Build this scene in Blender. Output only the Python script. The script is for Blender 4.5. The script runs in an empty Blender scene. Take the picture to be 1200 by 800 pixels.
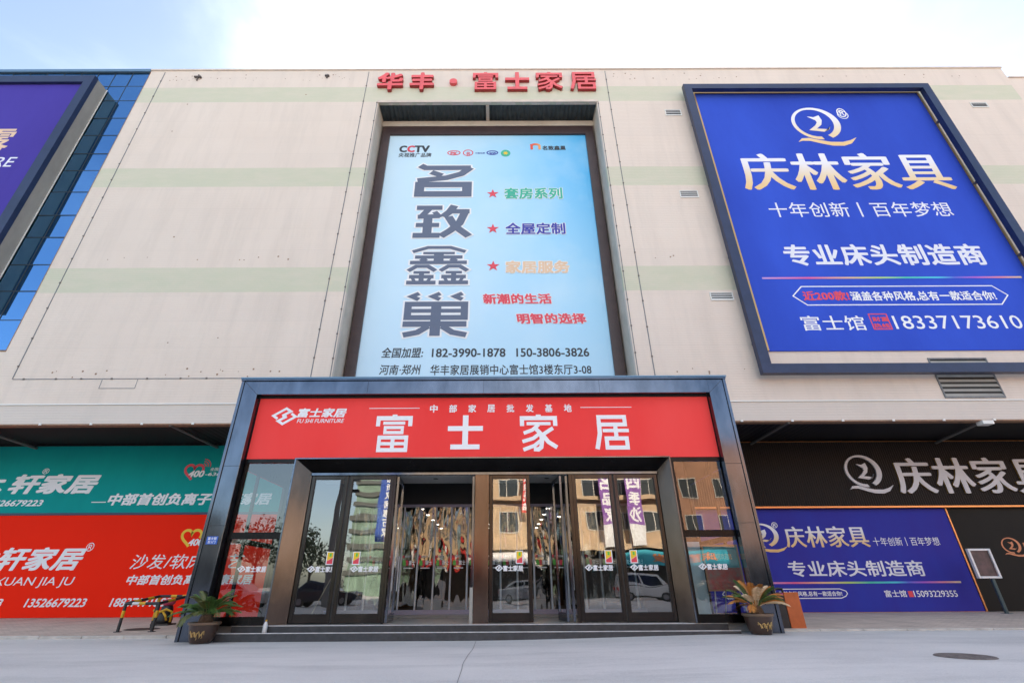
import bpy, bmesh, math, random
from mathutils import Vector, Matrix, noise
random.seed(7)
R = math.radians
sc = bpy.context.scene
COL = sc.collection

# ------------------------------------------------------------------ camera
cam_d = bpy.data.cameras.new('camera'); cam = bpy.data.objects.new('camera', cam_d); COL.objects.link(cam)
PITCH, ROLL, YAW = 0.475407, -0.005763, 0.00264
_fw = Vector((math.sin(YAW)*math.cos(PITCH), math.cos(YAW)*math.cos(PITCH), math.sin(PITCH)))
_r = Vector((math.cos(YAW), -math.sin(YAW), 0)); _u = _r.cross(_fw)
_r2 = _r*math.cos(ROLL)+_u*math.sin(ROLL); _u2 = -_r*math.sin(ROLL)+_u*math.cos(ROLL)
M = Matrix((_r2, _u2, -_fw)).transposed().to_4x4(); M.translation = (0, 0, 1.0)
cam.matrix_world = M
cam_d.sensor_width = 36; cam_d.lens = 36*560.97/1200; cam_d.shift_x = 0.0107
cam_d.clip_start = 0.05; cam_d.clip_end = 3000
sc.camera = cam

# ------------------------------------------------------------------ sky, sun, exposure
SUN_EL, SUN_AZ = R(27.5), R(12)          # the sun stands behind the mall; azimuth from +Y towards +X
w = bpy.data.worlds.new('World'); sc.world = w; w.use_nodes = True
nt = w.node_tree; N = nt.nodes; L = nt.links
N.clear()
def nn(t, **k):
    n = N.new(t)
    for a, v in k.items(): setattr(n, a, v)
    return n
out = nn('ShaderNodeOutputWorld'); bg = nn('ShaderNodeBackground'); bg.inputs['Strength'].default_value = 0.12
sky = nn('ShaderNodeTexSky', sky_type='NISHITA', sun_disc=False, sun_elevation=SUN_EL, sun_rotation=SUN_AZ,
         air_density=1.0, dust_density=2.2, ozone_density=1.0)
tc = nn('ShaderNodeTexCoord'); mp = nn('ShaderNodeMapping'); mp.inputs['Scale'].default_value = (1.0, 1.0, 2.4)
ns = nn('ShaderNodeTexNoise'); ns.inputs['Scale'].default_value = 2.1; ns.inputs['Detail'].default_value = 7; ns.inputs['Roughness'].default_value = 0.55; ns.inputs['Distortion'].default_value = 0.5
cr = nn('ShaderNodeValToRGB'); cr.color_ramp.elements[0].position = 0.12; cr.color_ramp.elements[1].position = 0.80; cr.color_ramp.interpolation = 'EASE'
mul = nn('ShaderNodeMath', operation='MULTIPLY'); mul.inputs[1].default_value = 0.75
mx = nn('ShaderNodeMix', data_type='RGBA'); mx.inputs['B'].default_value = (9.0, 9.4, 10.0, 1)
L.new(tc.outputs['Generated'], mp.inputs['Vector']); L.new(mp.outputs[0], ns.inputs['Vector']); 
dx = nn('ShaderNodeSeparateXYZ'); L.new(tc.outputs['Generated'], dx.inputs[0])      # the veil of cloud thickens towards the sun and thins out at either hand
c1 = nn('ShaderNodeMath', operation='SUBTRACT'); L.new(dx.outputs['X'], c1.inputs[0]); c1.inputs[1].default_value = .06
c2 = nn('ShaderNodeMath', operation='ABSOLUTE'); L.new(c1.outputs[0], c2.inputs[0])
c3 = nn('ShaderNodeMath', operation='MULTIPLY_ADD'); L.new(c2.outputs[0], c3.inputs[0]); c3.inputs[1].default_value = -.56; c3.inputs[2].default_value = .0
c4 = nn('ShaderNodeMath', operation='ADD'); L.new(c3.outputs[0], c4.inputs[0]); nsc = nn('ShaderNodeMath', operation='MULTIPLY_ADD'); L.new(ns.outputs['Fac'], nsc.inputs[0]); nsc.inputs[1].default_value = .7; nsc.inputs[2].default_value = .17; L.new(nsc.outputs[0], c4.inputs[1])
L.new(c4.outputs[0], cr.inputs[0])
L.new(cr.outputs[0], mul.inputs[0]); L.new(mul.outputs[0], mx.inputs['Factor']); L.new(sky.outputs[0], mx.inputs['A'])
L.new(mx.outputs['Result'], bg.inputs['Color']); L.new(bg.outputs[0], out.inputs[0])
sd = bpy.data.lights.new('sun', 'SUN'); sd.energy = 4.5; sd.angle = R(0.53); sd.color = (1, .88, .72)
sun = bpy.data.objects.new('sun', sd); COL.objects.link(sun)
_s = Vector((math.sin(SUN_AZ)*math.cos(SUN_EL), math.cos(SUN_AZ)*math.cos(SUN_EL), math.sin(SUN_EL)))
sun.rotation_euler = _s.to_track_quat('Z', 'Y').to_euler()
sc.view_settings.view_transform = 'Standard'; sc.view_settings.look = 'None'
sc.view_settings.exposure = 1.75; sc.view_settings.gamma = 1.0
sc.view_settings.use_white_balance = True; sc.view_settings.white_balance_temperature = 6800; sc.view_settings.white_balance_tint = 10   # camera set for open shade
sc.cycles.max_bounces = 10; sc.cycles.transparent_max_bounces = 16; sc.cycles.glossy_bounces = 6
sc.cycles.use_denoising = True
sc.cycles.caustics_reflective = False; sc.cycles.caustics_refractive = False

# ------------------------------------------------------------------ materials
MAT = {}
def mat(name, col, rough=.6, metal=0, var=.0, vscale=3., bump=0., bscale=40., coat=0, emit=None, spec=.5, vcol=None, stretch=None):
    m = bpy.data.materials.new(name); m.use_nodes = True; t = m.node_tree; b = t.nodes['Principled BSDF']
    b.inputs['Base Color'].default_value = (*col, 1); b.inputs['Roughness'].default_value = rough; b.inputs['Metallic'].default_value = metal
    b.inputs['Specular IOR Level'].default_value = spec
    if coat: b.inputs['Coat Weight'].default_value = coat; b.inputs['Coat Roughness'].default_value = .08
    if emit: b.inputs['Emission Color'].default_value = (*emit[0], 1); b.inputs['Emission Strength'].default_value = emit[1]
    if var or bump:
        g = t.nodes.new('ShaderNodeNewGeometry'); mpg = t.nodes.new('ShaderNodeMapping'); t.links.new(g.outputs['Position'], mpg.inputs[0])
        if stretch: mpg.inputs['Scale'].default_value = stretch
    if var:
        n = t.nodes.new('ShaderNodeTexNoise'); n.inputs['Scale'].default_value = vscale; n.inputs['Detail'].default_value = 8; n.inputs['Roughness'].default_value = .65
        t.links.new(mpg.outputs[0], n.inputs['Vector'])
        r = t.nodes.new('ShaderNodeValToRGB'); e = r.color_ramp.elements; e[0].position = .3; e[1].position = .72
        dark = vcol if vcol else tuple(c*(1-var) for c in col)
        e[0].color = (*dark, 1); e[1].color = (*tuple(min(1, c*(1+var*.4)) for c in col), 1)
        t.links.new(n.outputs['Fac'], r.inputs[0]); t.links.new(r.outputs[0], b.inputs['Base Color'])
        rr = t.nodes.new('ShaderNodeMapRange'); rr.inputs['To Min'].default_value = max(0, rough-.1); rr.inputs['To Max'].default_value = min(1, rough+.1)
        t.links.new(n.outputs['Fac'], rr.inputs['Value']); t.links.new(rr.outputs[0], b.inputs['Roughness'])
    if bump:
        n2 = t.nodes.new('ShaderNodeTexNoise'); n2.inputs['Scale'].default_value = bscale; n2.inputs['Detail'].default_value = 4
        t.links.new(mpg.outputs[0], n2.inputs['Vector'])
        bp = t.nodes.new('ShaderNodeBump'); bp.inputs['Strength'].default_value = bump; bp.inputs['Distance'].default_value = .05
        t.links.new(n2.outputs['Fac'], bp.inputs['Height']); t.links.new(bp.outputs[0], b.inputs['Normal'])
    MAT[name] = m
    return m
def zgrad(name, stops, z0, z1, rough=.5, axis='Z', metal=0):
    """printed colour gradient running along one world axis"""
    m = bpy.data.materials.new(name); m.use_nodes = True; t = m.node_tree; b = t.nodes['Principled BSDF']
    b.inputs['Roughness'].default_value = rough; b.inputs['Metallic'].default_value = metal
    g = t.nodes.new('ShaderNodeNewGeometry'); s = t.nodes.new('ShaderNodeSeparateXYZ'); t.links.new(g.outputs['Position'], s.inputs[0])
    r = t.nodes.new('ShaderNodeMapRange'); r.inputs['From Min'].default_value = z0; r.inputs['From Max'].default_value = z1
    t.links.new(s.outputs[axis], r.inputs['Value'])
    c = t.nodes.new('ShaderNodeValToRGB'); e = c.color_ramp.elements
    while len(e) < len(stops): e.new(.5)
    for q, (p, co) in zip(e, stops): q.position = p
    for q, (p, co) in zip(e, stops): q.position = p; q.color = (*co, 1)
    t.links.new(r.outputs[0], c.inputs[0]); t.links.new(c.outputs[0], b.inputs['Base Color'])
    MAT[name] = m
    return m

def glass(name, tint=(.9, .95, .94), refl=.16, wav=0.0, rough=0.0, gtint=(1, 1, 1)):
    m = bpy.data.materials.new(name); m.use_nodes = True; t = m.node_tree; t.nodes.remove(t.nodes['Principled BSDF'])
    o = t.nodes['Material Output']; tr = t.nodes.new('ShaderNodeBsdfTransparent'); tr.inputs[0].default_value = (*tint, 1)
    gl = t.nodes.new('ShaderNodeBsdfGlossy'); gl.inputs['Roughness'].default_value = rough; gl.inputs['Color'].default_value = (*gtint, 1)
    fr = t.nodes.new('ShaderNodeFresnel'); fr.inputs[0].default_value = 1.5
    ad = t.nodes.new('ShaderNodeMath'); ad.operation = 'ADD'; ad.use_clamp = True; ad.inputs[1].default_value = refl
    t.links.new(fr.outputs[0], ad.inputs[0])
    mxs = t.nodes.new('ShaderNodeMixShader'); t.links.new(ad.outputs[0], mxs.inputs[0]); t.links.new(tr.outputs[0], mxs.inputs[1]); t.links.new(gl.outputs[0], mxs.inputs[2])
    if wav:
        g = t.nodes.new('ShaderNodeNewGeometry'); n2 = t.nodes.new('ShaderNodeTexNoise'); n2.inputs['Scale'].default_value = 1.2; n2.inputs['Detail'].default_value = 1
        t.links.new(g.outputs['Position'], n2.inputs['Vector'])
        bp = t.nodes.new('ShaderNodeBump'); bp.inputs['Strength'].default_value = wav; bp.inputs['Distance'].default_value = .02
        t.links.new(n2.outputs['Fac'], bp.inputs['Height']); t.links.new(bp.outputs[0], gl.inputs['Normal'])
    t.links.new(mxs.outputs[0], o.inputs[0]); MAT[name] = m
    return m

# cream insulated wall panels with pale green paint bands, fine ribs, dirt streaks
def wall_mat():
    m = bpy.data.materials.new('facade_panels'); m.use_nodes = True; t = m.node_tree; b = t.nodes['Principled BSDF']; b.inputs['Roughness'].default_value = .62
    A = lambda x: t.nodes.new(x)
    g = A('ShaderNodeNewGeometry'); s = A('ShaderNodeSeparateXYZ'); t.links.new(g.outputs['Position'], s.inputs[0])
    def stretchnoise(scale, sc3, det=6, rough=.6):
        mp_ = A('ShaderNodeMapping'); mp_.inputs['Scale'].default_value = sc3; t.links.new(g.outputs['Position'], mp_.inputs[0])
        n = A('ShaderNodeTexNoise'); n.inputs['Scale'].default_value = scale; n.inputs['Detail'].default_value = det; n.inputs['Roughness'].default_value = rough
        t.links.new(mp_.outputs[0], n.inputs['Vector']); return n
    def math_(op, a, bb=None, clamp=False):
        n = A('ShaderNodeMath'); n.operation = op; n.use_clamp = clamp
        for i, v in enumerate((a, bb)):
            if v is None: continue
            if isinstance(v, (int, float)): n.inputs[i].default_value = v
            else: t.links.new(v, n.inputs[i])
        return n.outputs[0]
    def mixc(f, a, c):
        n = A('ShaderNodeMix'); n.data_type = 'RGBA'
        t.links.new(f, n.inputs['Factor'])
        for k, v in (('A', a), ('B', c)):
            if isinstance(v, tuple): n.inputs[k].default_value = (*v, 1)
            else: t.links.new(v, n.inputs[k])
        return n.outputs['Result']
    big = stretchnoise(.35, (1, 1, 1.3)); streak = stretchnoise(1.0, (1.2, 1, .12), 8, .7); fine = stretchnoise(6, (1, 1, 3), 5)
    base = mixc(big.outputs['Fac'], (.67, .560, .470), (.74, .635, .545))
    st = A('ShaderNodeMapRange'); st.inputs['From Min'].default_value = .47; st.inputs['From Max'].default_value = .78; t.links.new(streak.outputs['Fac'], st.inputs['Value'])
    base = mixc(math_('MULTIPLY', st.outputs[0], .40), base, (.47, .40, .34))
    fs = A('ShaderNodeMapRange'); fs.inputs['From Min'].default_value = .55; fs.inputs['From Max'].default_value = .85; t.links.new(fine.outputs['Fac'], fs.inputs['Value'])
    base = mixc(math_('MULTIPLY', fs.outputs[0], .22), base, (.74, .69, .63))
    cz = math_('FLOOR', math_('DIVIDE', s.outputs['Z'], 1.13)); cxx = math_('FLOOR', math_('DIVIDE', math_('ADD', s.outputs['X'], 17.62), 5.38))
    wn = A('ShaderNodeTexWhiteNoise'); wn.noise_dimensions = '2D'; cmb = A('ShaderNodeCombineXYZ'); t.links.new(cz, cmb.inputs[0]); t.links.new(cxx, cmb.inputs[1]); t.links.new(cmb.outputs[0], wn.inputs['Vector'])
    base = mixc(math_('MULTIPLY', wn.outputs['Value'], .10), base, (.50, .44, .39))
    fr = math_('FRACT', math_('DIVIDE', s.outputs['Z'], 1.13)); seam = math_('LESS_THAN', fr, .012)
    base = mixc(math_('MULTIPLY', seam, .16), base, (.34, .30, .27))
    band = None
    edge = math_('MULTIPLY', math_('SUBTRACT', stretchnoise(2.5, (1, 1, 1)).outputs['Fac'], .5), .03)
    z = math_('ADD', s.outputs['Z'], edge)
    for z0, z1 in ((22.90, 24.05), (17.13, 18.30), (11.49, 12.68)):
        k = math_('MULTIPLY', math_('GREATER_THAN', z, z0), math_('LESS_THAN', z, z1))
        band = k if band is None else math_('ADD', band, k)
    band = math_('MULTIPLY', band, math_('LESS_THAN', s.outputs['X'], 26.6))
    gn = stretchnoise(1.1, (.7, 1, 2.2), 7, .7); gm = A('ShaderNodeMapRange'); gm.inputs['From Min'].default_value = .4; gm.inputs['From Max'].default_value = .7; t.links.new(gn.outputs['Fac'], gm.inputs['Value'])
    green = mixc(gm.outputs[0], (.545, .535, .40), (.60, .555, .435))
    colr = mixc(band, base, green)
    # lower belt below the string course is greyer
    belt = math_('LESS_THAN', s.outputs['Z'], 6.83)
    colr = mixc(math_('MULTIPLY', belt, .55), colr, (.57, .52, .47))
    t.links.new(colr, b.inputs['Base Color'])
    wv = A('ShaderNodeTexWave'); wv.wave_type = 'BANDS'; wv.bands_direction = 'Z'; wv.inputs['Scale'].default_value = 3.2; wv.inputs['Distortion'].default_value = .15
    t.links.new(g.outputs['Position'], wv.inputs['Vector'])
    hh = math_('ADD', math_('MULTIPLY', wv.outputs['Fac'], .3), fine.outputs['Fac'])
    bp = A('ShaderNodeBump'); bp.inputs['Strength'].default_value = .22; bp.inputs['Distance'].default_value = .03; t.links.new(hh, bp.inputs['Height']); t.links.new(bp.outputs[0], b.inputs['Normal'])
    MAT['facade_panels'] = m
wall_mat()
mat('cream_trim', (.64, .54, .455), .6, var=.2, vscale=2)
mat('reveal', (.58, .51, .43), .65, var=.2, vscale=1.2)
mat('joint_grey', (.20, .21, .22), .6, var=.4, vscale=8)
mat('clip_metal', (.12, .10, .09), .6)
mat('rust_edge', (.30, .17, .10), .7, var=.4, vscale=6)
mat('roof_grey', (.3, .3, .3), .8)
mat('soffit_dark', (.014, .014, .015), .7, var=.3, vscale=2)
mat('soffit_bar', (.16, .16, .15), .6)
mat('corrugated', (.075, .10, .11), .45, metal=.3, var=.4, vscale=3, stretch=(3, 1, 1))
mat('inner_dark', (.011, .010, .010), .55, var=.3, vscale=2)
mat('red_letter', (.78, .085, .095), .4, var=.2, vscale=3)
mat('red_letter_side', (.35, .03, .03), .5)
mat('frame_navy', (.022, .034, .085), .38, metal=.15, var=.3, vscale=2)
mat('frame_brown', (.055, .03, .028), .4, var=.3, vscale=2)
mat('frame_purple', (.10, .08, .16), .4)
mat('panel_grey', (.36, .345, .31), .6, var=.25, vscale=1.1, stretch=(1, 1, .4))
mat('white_trim', (.75, .74, .7), .5)
mat('print_back', (.5, .48, .45), .7)
def print_mat(name, c0, c1, scale=.35, rough=.42, wr=.12):
    m = mat(name, c1, .6, var=.01, vscale=scale, bump=wr, bscale=1.1, spec=.08, stretch=(1, 1, .35))
    for n in m.node_tree.nodes:
        if n.type == 'VALTORGB': n.color_ramp.elements[0].color = (*c0, 1); n.color_ramp.elements[1].color = (*c1, 1)
    return m
print_mat('print_blue', (.024, .055, .40), (.042, .110, .64), .10)
print_mat('print_purple', (.050, .030, .26), (.035, .055, .40), .25)
print_mat('print_violet', (.055, .035, .25), (.075, .055, .36), .2)
print_mat('print_red', (.91, .020, .004), (.95, .026, .006), .3, wr=.5)
print_mat('print_fascia', (.86, .045, .042), (.92, .085, .078), .25, wr=.12)
print_mat('print_teal', (.0, .26, .245), (.0, .37, .355), .3, wr=.6)
mat('print_brown', (.008, .0055, .0045), .6, spec=.25, var=.2, vscale=2)
# the big recessed poster: pale blue at left running to cyan at upper right with soft cloud shapes
def poster_mat():
    m = bpy.data.materials.new('print_sky'); m.use_nodes = True; t = m.node_tree; b = t.nodes['Principled BSDF']; b.inputs['Roughness'].default_value = .45
    A = t.nodes.new; g = A('ShaderNodeNewGeometry'); mp_ = A('ShaderNodeMapping'); mp_.vector_type = 'POINT'
    t.links.new(g.outputs['Position'], mp_.inputs[0]); s = A('ShaderNodeSeparateXYZ'); t.links.new(g.outputs['Position'], s.inputs[0])
    def mr(o, a, c):
        n = A('ShaderNodeMapRange'); n.inputs['From Min'].default_value = a; n.inputs['From Max'].default_value = c; t.links.new(o, n.inputs['Value']); return n.outputs[0]
    def ma(op, a, c):
        n = A('ShaderNodeMath'); n.operation = op; n.use_clamp = True
        for i, v in enumerate((a, c)):
            if isinstance(v, float): n.inputs[i].default_value = v
            else: t.links.new(v, n.inputs[i])
        return n.outputs[0]
    fx = mr(s.outputs['X'], -3.5, 5.2); fz = mr(s.outputs['Z'], 7., 19.)
    n = A('ShaderNodeTexNoise'); n.inputs['Scale'].default_value = .28; n.inputs['Detail'].default_value = 5; t.links.new(g.outputs['Position'], n.inputs['Vector'])
    f = ma('ADD', ma('MULTIPLY', fx, ma('ADD', ma('MULTIPLY', fz, .75), .25)), .02)
    cr_ = A('ShaderNodeValToRGB'); e = cr_.color_ramp.elements; e[0].color = (.56, .76, .88, 1); e[1].color = (.02, .42, .80, 1); e.new(.5).color = (.34, .64, .84, 1)
    t.links.new(f, cr_.inputs[0])
    mx_ = A('ShaderNodeMix'); mx_.data_type = 'RGBA'; mx_.inputs['B'].default_value = (.62, .78, .86, 1); t.links.new(cr_.outputs[0], mx_.inputs['A'])
    t.links.new(ma('MULTIPLY', mr(n.outputs['Fac'], .5, .8), .55), mx_.inputs['Factor']); t.links.new(mx_.outputs['Result'], b.inputs['Base Color'])
    MAT['print_sky'] = m
poster_mat()
for n_, c_ in dict(ink_white=(.82, .82, .82), ink_pale=(.74, .74, .80), vinyl_white=(.82, .83, .85), ink_black=(.025, .03, .04), ink_red=(.72, .05, .08),
                   ink_green=(.02, .42, .28), ink_navy=(.03, .035, .33), ink_peach=(.75, .52, .34), poster_grey=(.10, .125, .19), ink_copper=(.62, .22, .10),
                   letter_silver=(.62, .60, .63), ink_yellow=(.85, .55, .02), ink_orange=(.8, .2, .03), ink_lime=(.1, .5, .06), ink_cyan=(.05, .55, .62), ink_magenta=(.7, .04, .35), ink_blue=(.03, .12, .5)).items():
    mat(n_, c_, .45)
mat('letter_gold', (.55, .33, .12), .35, metal=.6)
zgrad('ink_gold', [(0, (.80, .50, .18)), (.35, (.78, .62, .40)), (.7, (.78, .77, .80)), (1, (.82, .82, .84))], 16.75, 19.15)
zgrad('ink_gold_low', [(0, (.80, .50, .18)), (.4, (.78, .62, .40)), (.7, (.78, .77, .80)), (1, (.82, .82, .84))], 2.27, 3.02)
zgrad('ink_gold_logo', [(0, (.80, .50, .18)), (.35, (.78, .62, .40)), (.7, (.78, .77, .80)), (1, (.82, .82, .84))], 19.5, 22.2)
rb = [(0, (.55, .30, .62)), (.18, (.75, .10, .28)), (.33, (.75, .45, .25)), (.45, (.45, .62, .15)), (.55, (.05, .5, .35)), (.68, (.05, .5, .68)), (.74, (.08, .12, .6)), (.82, (.4, .1, .55)), (.92, (.72, .22, .3)), (1, (.78, .55, .35))]
zgrad('rainbow', rb, 10.55, 21.0, axis='X'); zgrad('rainbow_low', rb, 9.2, 16.46, axis='X')
zgrad('ink_flame', [(0, (.75, .06, .05)), (.5, (.8, .14, .04)), (1, (.85, .42, .14))], 1.58, 2.13, axis='X')
# portal
def metal_mat(name, col, rough, var=.35):
    m = mat(name, col, rough, metal=.92, var=var, vscale=1.6, bump=.02, bscale=3, stretch=(1.5, 1.5, .5)); return m
metal_mat('portal_metal', (.13, .15, .19), .11)
metal_mat('portal_dark', (.022, .020, .020), .25)
metal_mat('bronze', (.125, .095, .082), .16)
metal_mat('bronze_door', (.050, .042, .039), .17)
mat('gasket', (.01, .01, .01), .6)
mat('nosing', (.62, .62, .62), .4, var=.3, vscale=5)
mat('step_stone', (.05, .053, .06), .45, var=.45, vscale=6, bump=.05, bscale=30)
mat('lobby_floor', (.28, .27, .26), .3, var=.2, vscale=3)
mat('lobby_ceiling', (.40, .41, .40), .6)
mat('curtain_bar', (.62, .64, .68), .4, metal=.1)
mat('curtain_rail', (.30, .28, .38), .45, metal=.3)
glass('door_glass', (.80, .86, .85), .16, wav=.16)
glass('side_glass', (.86, .92, .92), .08, wav=.12)
def pvc():
    m = glass('pvc', (.36, .36, .37), .085, rough=.02, gtint=(1, .97, .92)); return m
pvc()
def curtain_glass():
    m = bpy.data.materials.new('blue_glass'); m.use_nodes = True; t = m.node_tree; b = t.nodes['Principled BSDF']
    b.inputs['Base Color'].default_value = (.008, .03, .035, 1); b.inputs['Roughness'].default_value = .05
    gl = t.nodes.new('ShaderNodeBsdfGlossy'); gl.inputs['Color'].default_value = (.20, .50, .95, 1); gl.inputs['Roughness'].default_value = .01
    ms = t.nodes.new('ShaderNodeMixShader'); ms.inputs[0].default_value = .52; t.links.new(b.outputs[0], ms.inputs[1]); t.links.new(gl.outputs[0], ms.inputs[2])
    t.links.new(ms.outputs[0], t.nodes['Material Output'].inputs[0]); MAT['blue_glass'] = m
curtain_glass()
mat('mullion', (.03, .04, .05), .4, metal=.4)
mat('coping_blue', (.12, .22, .32), .35, metal=.3)
# ground
def road_mat(name, c0, c1, scale, rough=.75, grain=60, crack=0.):
    m = bpy.data.materials.new(name); m.use_nodes = True; t = m.node_tree; b = t.nodes['Principled BSDF']; b.inputs['Roughness'].default_value = rough
    A = t.nodes.new; g = A('ShaderNodeNewGeometry')
    def nz(s, d=8, st=(1, 1, 1), r=.6):
        mp_ = A('ShaderNodeMapping'); mp_.inputs['Scale'].default_value = st; t.links.new(g.outputs['Position'], mp_.inputs[0])
        n = A('ShaderNodeTexNoise'); n.inputs['Scale'].default_value = s; n.inputs['Detail'].default_value = d; n.inputs['Roughness'].default_value = r; t.links.new(mp_.outputs[0], n.inputs['Vector']); return n.outputs['Fac']
    r = A('ShaderNodeValToRGB'); e = r.color_ramp.elements; e[0].position = .3; e[1].position = .7; e[0].color = (*c0, 1); e[1].color = (*c1, 1); t.links.new(nz(scale), r.inputs[0])
    def mixc(fac, a, c, blend='MIX'):
        n = A('ShaderNodeMix'); n.data_type = 'RGBA'; n.blend_type = blend
        if isinstance(fac, float): n.inputs['Factor'].default_value = fac
        else: t.links.new(fac, n.inputs['Factor'])
        for k, v in (('A', a), ('B', c)):
            if isinstance(v, tuple): n.inputs[k].default_value = (*v, 1)
            else: t.links.new(v, n.inputs[k])
        return n.outputs['Result']
    def mr(o, a, c, hi=1.):
        n = A('ShaderNodeMapRange'); n.inputs['From Min'].default_value = a; n.inputs['From Max'].default_value = c; n.inputs['To Max'].default_value = hi; t.links.new(o, n.inputs['Value']); return n.outputs[0]
    col = mixc(mr(nz(.16, 5, (.25, 1.2, 1), .6), .42, .62, .55), r.outputs[0], tuple(c*1.28 for c in c1))
    col = mixc(mr(nz(14, 6, (1, 1, 1), .8), .58, .70, .5), col, tuple(c*.6 for c in c0))
    col = mixc(mr(nz(.7, 6, (.35, 1.6, 1), .7), .48, .72, .65), col, tuple(c*.70 for c in c0))
    col = mixc(mr(nz(22, 6, (1, 1, 1), .8), .5, .7, .45), col, tuple(min(1, c*1.4) for c in c1))
    col = mixc(mr(nz(grain, 3), .3, .75, .5), col, tuple(min(1, c*1.35) for c in c1))
    col = mixc(mr(nz(3.3, 9, (1, 1, 1), .75), .62, .74, .55), col, tuple(min(1, c*1.25) for c in c1))
    t.links.new(col, b.inputs['Base Color'])
    bp = A('ShaderNodeBump'); bp.inputs['Strength'].default_value = .35; bp.inputs['Distance'].default_value = .01; t.links.new(nz(grain, 5), bp.inputs['Height']); t.links.new(bp.outputs[0], b.inputs['Normal'])
    MAT[name] = m
road_mat('road_concrete', (.40, .39, .385), (.58, .555, .53), .45)
def paver_mat():
    m = mat('pavers', (.62, .51, .43), .8, var=.3, vscale=1.3)
    t = m.node_tree; b = t.nodes['Principled BSDF']; g = t.nodes.new('ShaderNodeNewGeometry'); br = t.nodes.new('ShaderNodeTexBrick')
    br.inputs['Scale'].default_value = 2.5; br.inputs['Mortar Size'].default_value = .012; br.inputs['Color1'].default_value = (.9, .9, .9, 1); br.inputs['Color2'].default_value = (1, 1, 1, 1); br.inputs['Mortar'].default_value = (.55, .5, .45, 1)
    t.links.new(g.outputs['Position'], br.inputs['Vector'])
    mx_ = t.nodes.new('ShaderNodeMix'); mx_.data_type = 'RGBA'; mx_.blend_type = 'MULTIPLY'; mx_.inputs['Factor'].default_value = 1
    src = b.inputs['Base Color'].links[0].from_socket
    t.links.new(src, mx_.inputs['A']); t.links.new(br.outputs['Color'], mx_.inputs['B']); t.links.new(mx_.outputs['Result'], b.inputs['Base Color'])
paver_mat()
mat('kerb_stone', (.56, .52, .47), .75, var=.35, vscale=3)
mat('crack', (.17, .165, .16), .9)
mat('cover_iron', (.20, .17, .155), .75, metal=.2, var=.5, vscale=14, bump=.3, bscale=60)
mat('iron', (.085, .07, .06), .7, metal=.3, var=.5, vscale=20, bump=.3, bscale=60)
mat('pot_glaze', (.055, .028, .018), .3, var=.35, vscale=6, coat=.4)
mat('pot_rim', (.18, .12, .08), .4)
mat('pot_gold', (.50, .33, .12), .45)
mat('soil', (.05, .035, .025), .9)
mat('trunk_fibre', (.14, .085, .05), .9, var=.5, vscale=30, bump=.6, bscale=60)
mat('frond_green', (.075, .165, .030), .5, var=.5, vscale=9, vcol=(.035, .08, .018))
mat('frond_olive', (.12, .14, .03), .5, var=.4, vscale=9)
mat('frond_orange', (.62, .25, .05), .6, var=.4, vscale=9)
mat('frond_straw', (.80, .60, .38), .65, var=.3, vscale=9)
mat('paint_black', (.018, .022, .026), .4)
mat('paint_yellow', (.70, .40, .02), .45, var=.25, vscale=12)
mat('paint_white', (.65, .66, .66), .45)
mat('orange_panel', (.52, .12, .030), .4, var=.25, vscale=4)
mat('black_plastic', (.015, .015, .017), .4)
mat('pink_plastic', (.5, .05, .12), .4)
mat('copper_trim', (.62, .26, .10), .3, metal=.7)
mat('steel_post', (.07, .10, .11), .4, metal=.6)
mat('poster_red', (.10, .05, .055), .4, var=.8, vscale=3, vcol=(.02, .015, .02))
mat('white_frame', (.74, .72, .73), .4)
mat('fluted', (.0125, .0070, .0050), .6, spec=.25)
mat('blue_plastic', (.02, .10, .5), .4); mat('teal_plastic', (.02, .35, .33), .4); mat('mop_white', (.6, .6, .58), .9); mat('wood_handle', (.5, .42, .3), .6)
# across the street
mat('tan_stucco', (.55, .40, .26), .8, var=.2, vscale=.5)
mat('orange_brick', (.44, .23, .14), .8, var=.25, vscale=1)
mat('opp_window', (.05, .06, .065), .1, spec=.8)
mat('window_frame', (.55, .54, .50), .6)
mat('tower_green', (.20, .30, .24), .3, var=.3, vscale=.4)
mat('slab_dark', (.08, .09, .085), .6)
mat('banner_blue', (.03, .09, .42), .6); mat('banner_purple', (.22, .07, .35), .6); mat('banner_red', (.65, .02, .02), .6); mat('banner_white', (.7, .7, .7), .6); mat('sign_cyan', (.02, .38, .50), .6)
mat('shop_dark', (.03, .028, .026), .5); mat('leaf', (.045, .085, .025), .6, var=.5, vscale=1.5, vcol=(.02, .045, .012)); mat('bark', (.10, .075, .055), .9, var=.4, vscale=10)
mat('pole_grey', (.22, .21, .20), .6)
mat('car_white', (.72, .72, .72), .25, coat=.6); mat('car_dark', (.02, .03, .045), .25, coat=.6); mat('car_silver', (.42, .43, .45), .28, metal=.5, coat=.5)
mat('car_glass', (.012, .016, .018), .05, spec=.8); mat('rubber', (.02, .02, .02), .8); mat('rim', (.4, .4, .42), .35, metal=.8); mat('lamp_clear', (.7, .7, .68), .15); mat('lamp_red', (.5, .02, .02), .2)
mat('lamp_glow', (1, .93, .8), .5, emit=((1, .93, .8), 9))
mat('wood_warm', (.30, .17, .08), .5, var=.3, vscale=3)
mat('teal_print', (.05, .38, .46), .4, var=.4, vscale=4); mat('pale_print', (.45, .62, .70), .45, var=.2, vscale=3); mat('crimson_print', (.45, .04, .04), .4, var=.7, vscale=7, vcol=(.25, .22, .2))

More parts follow.
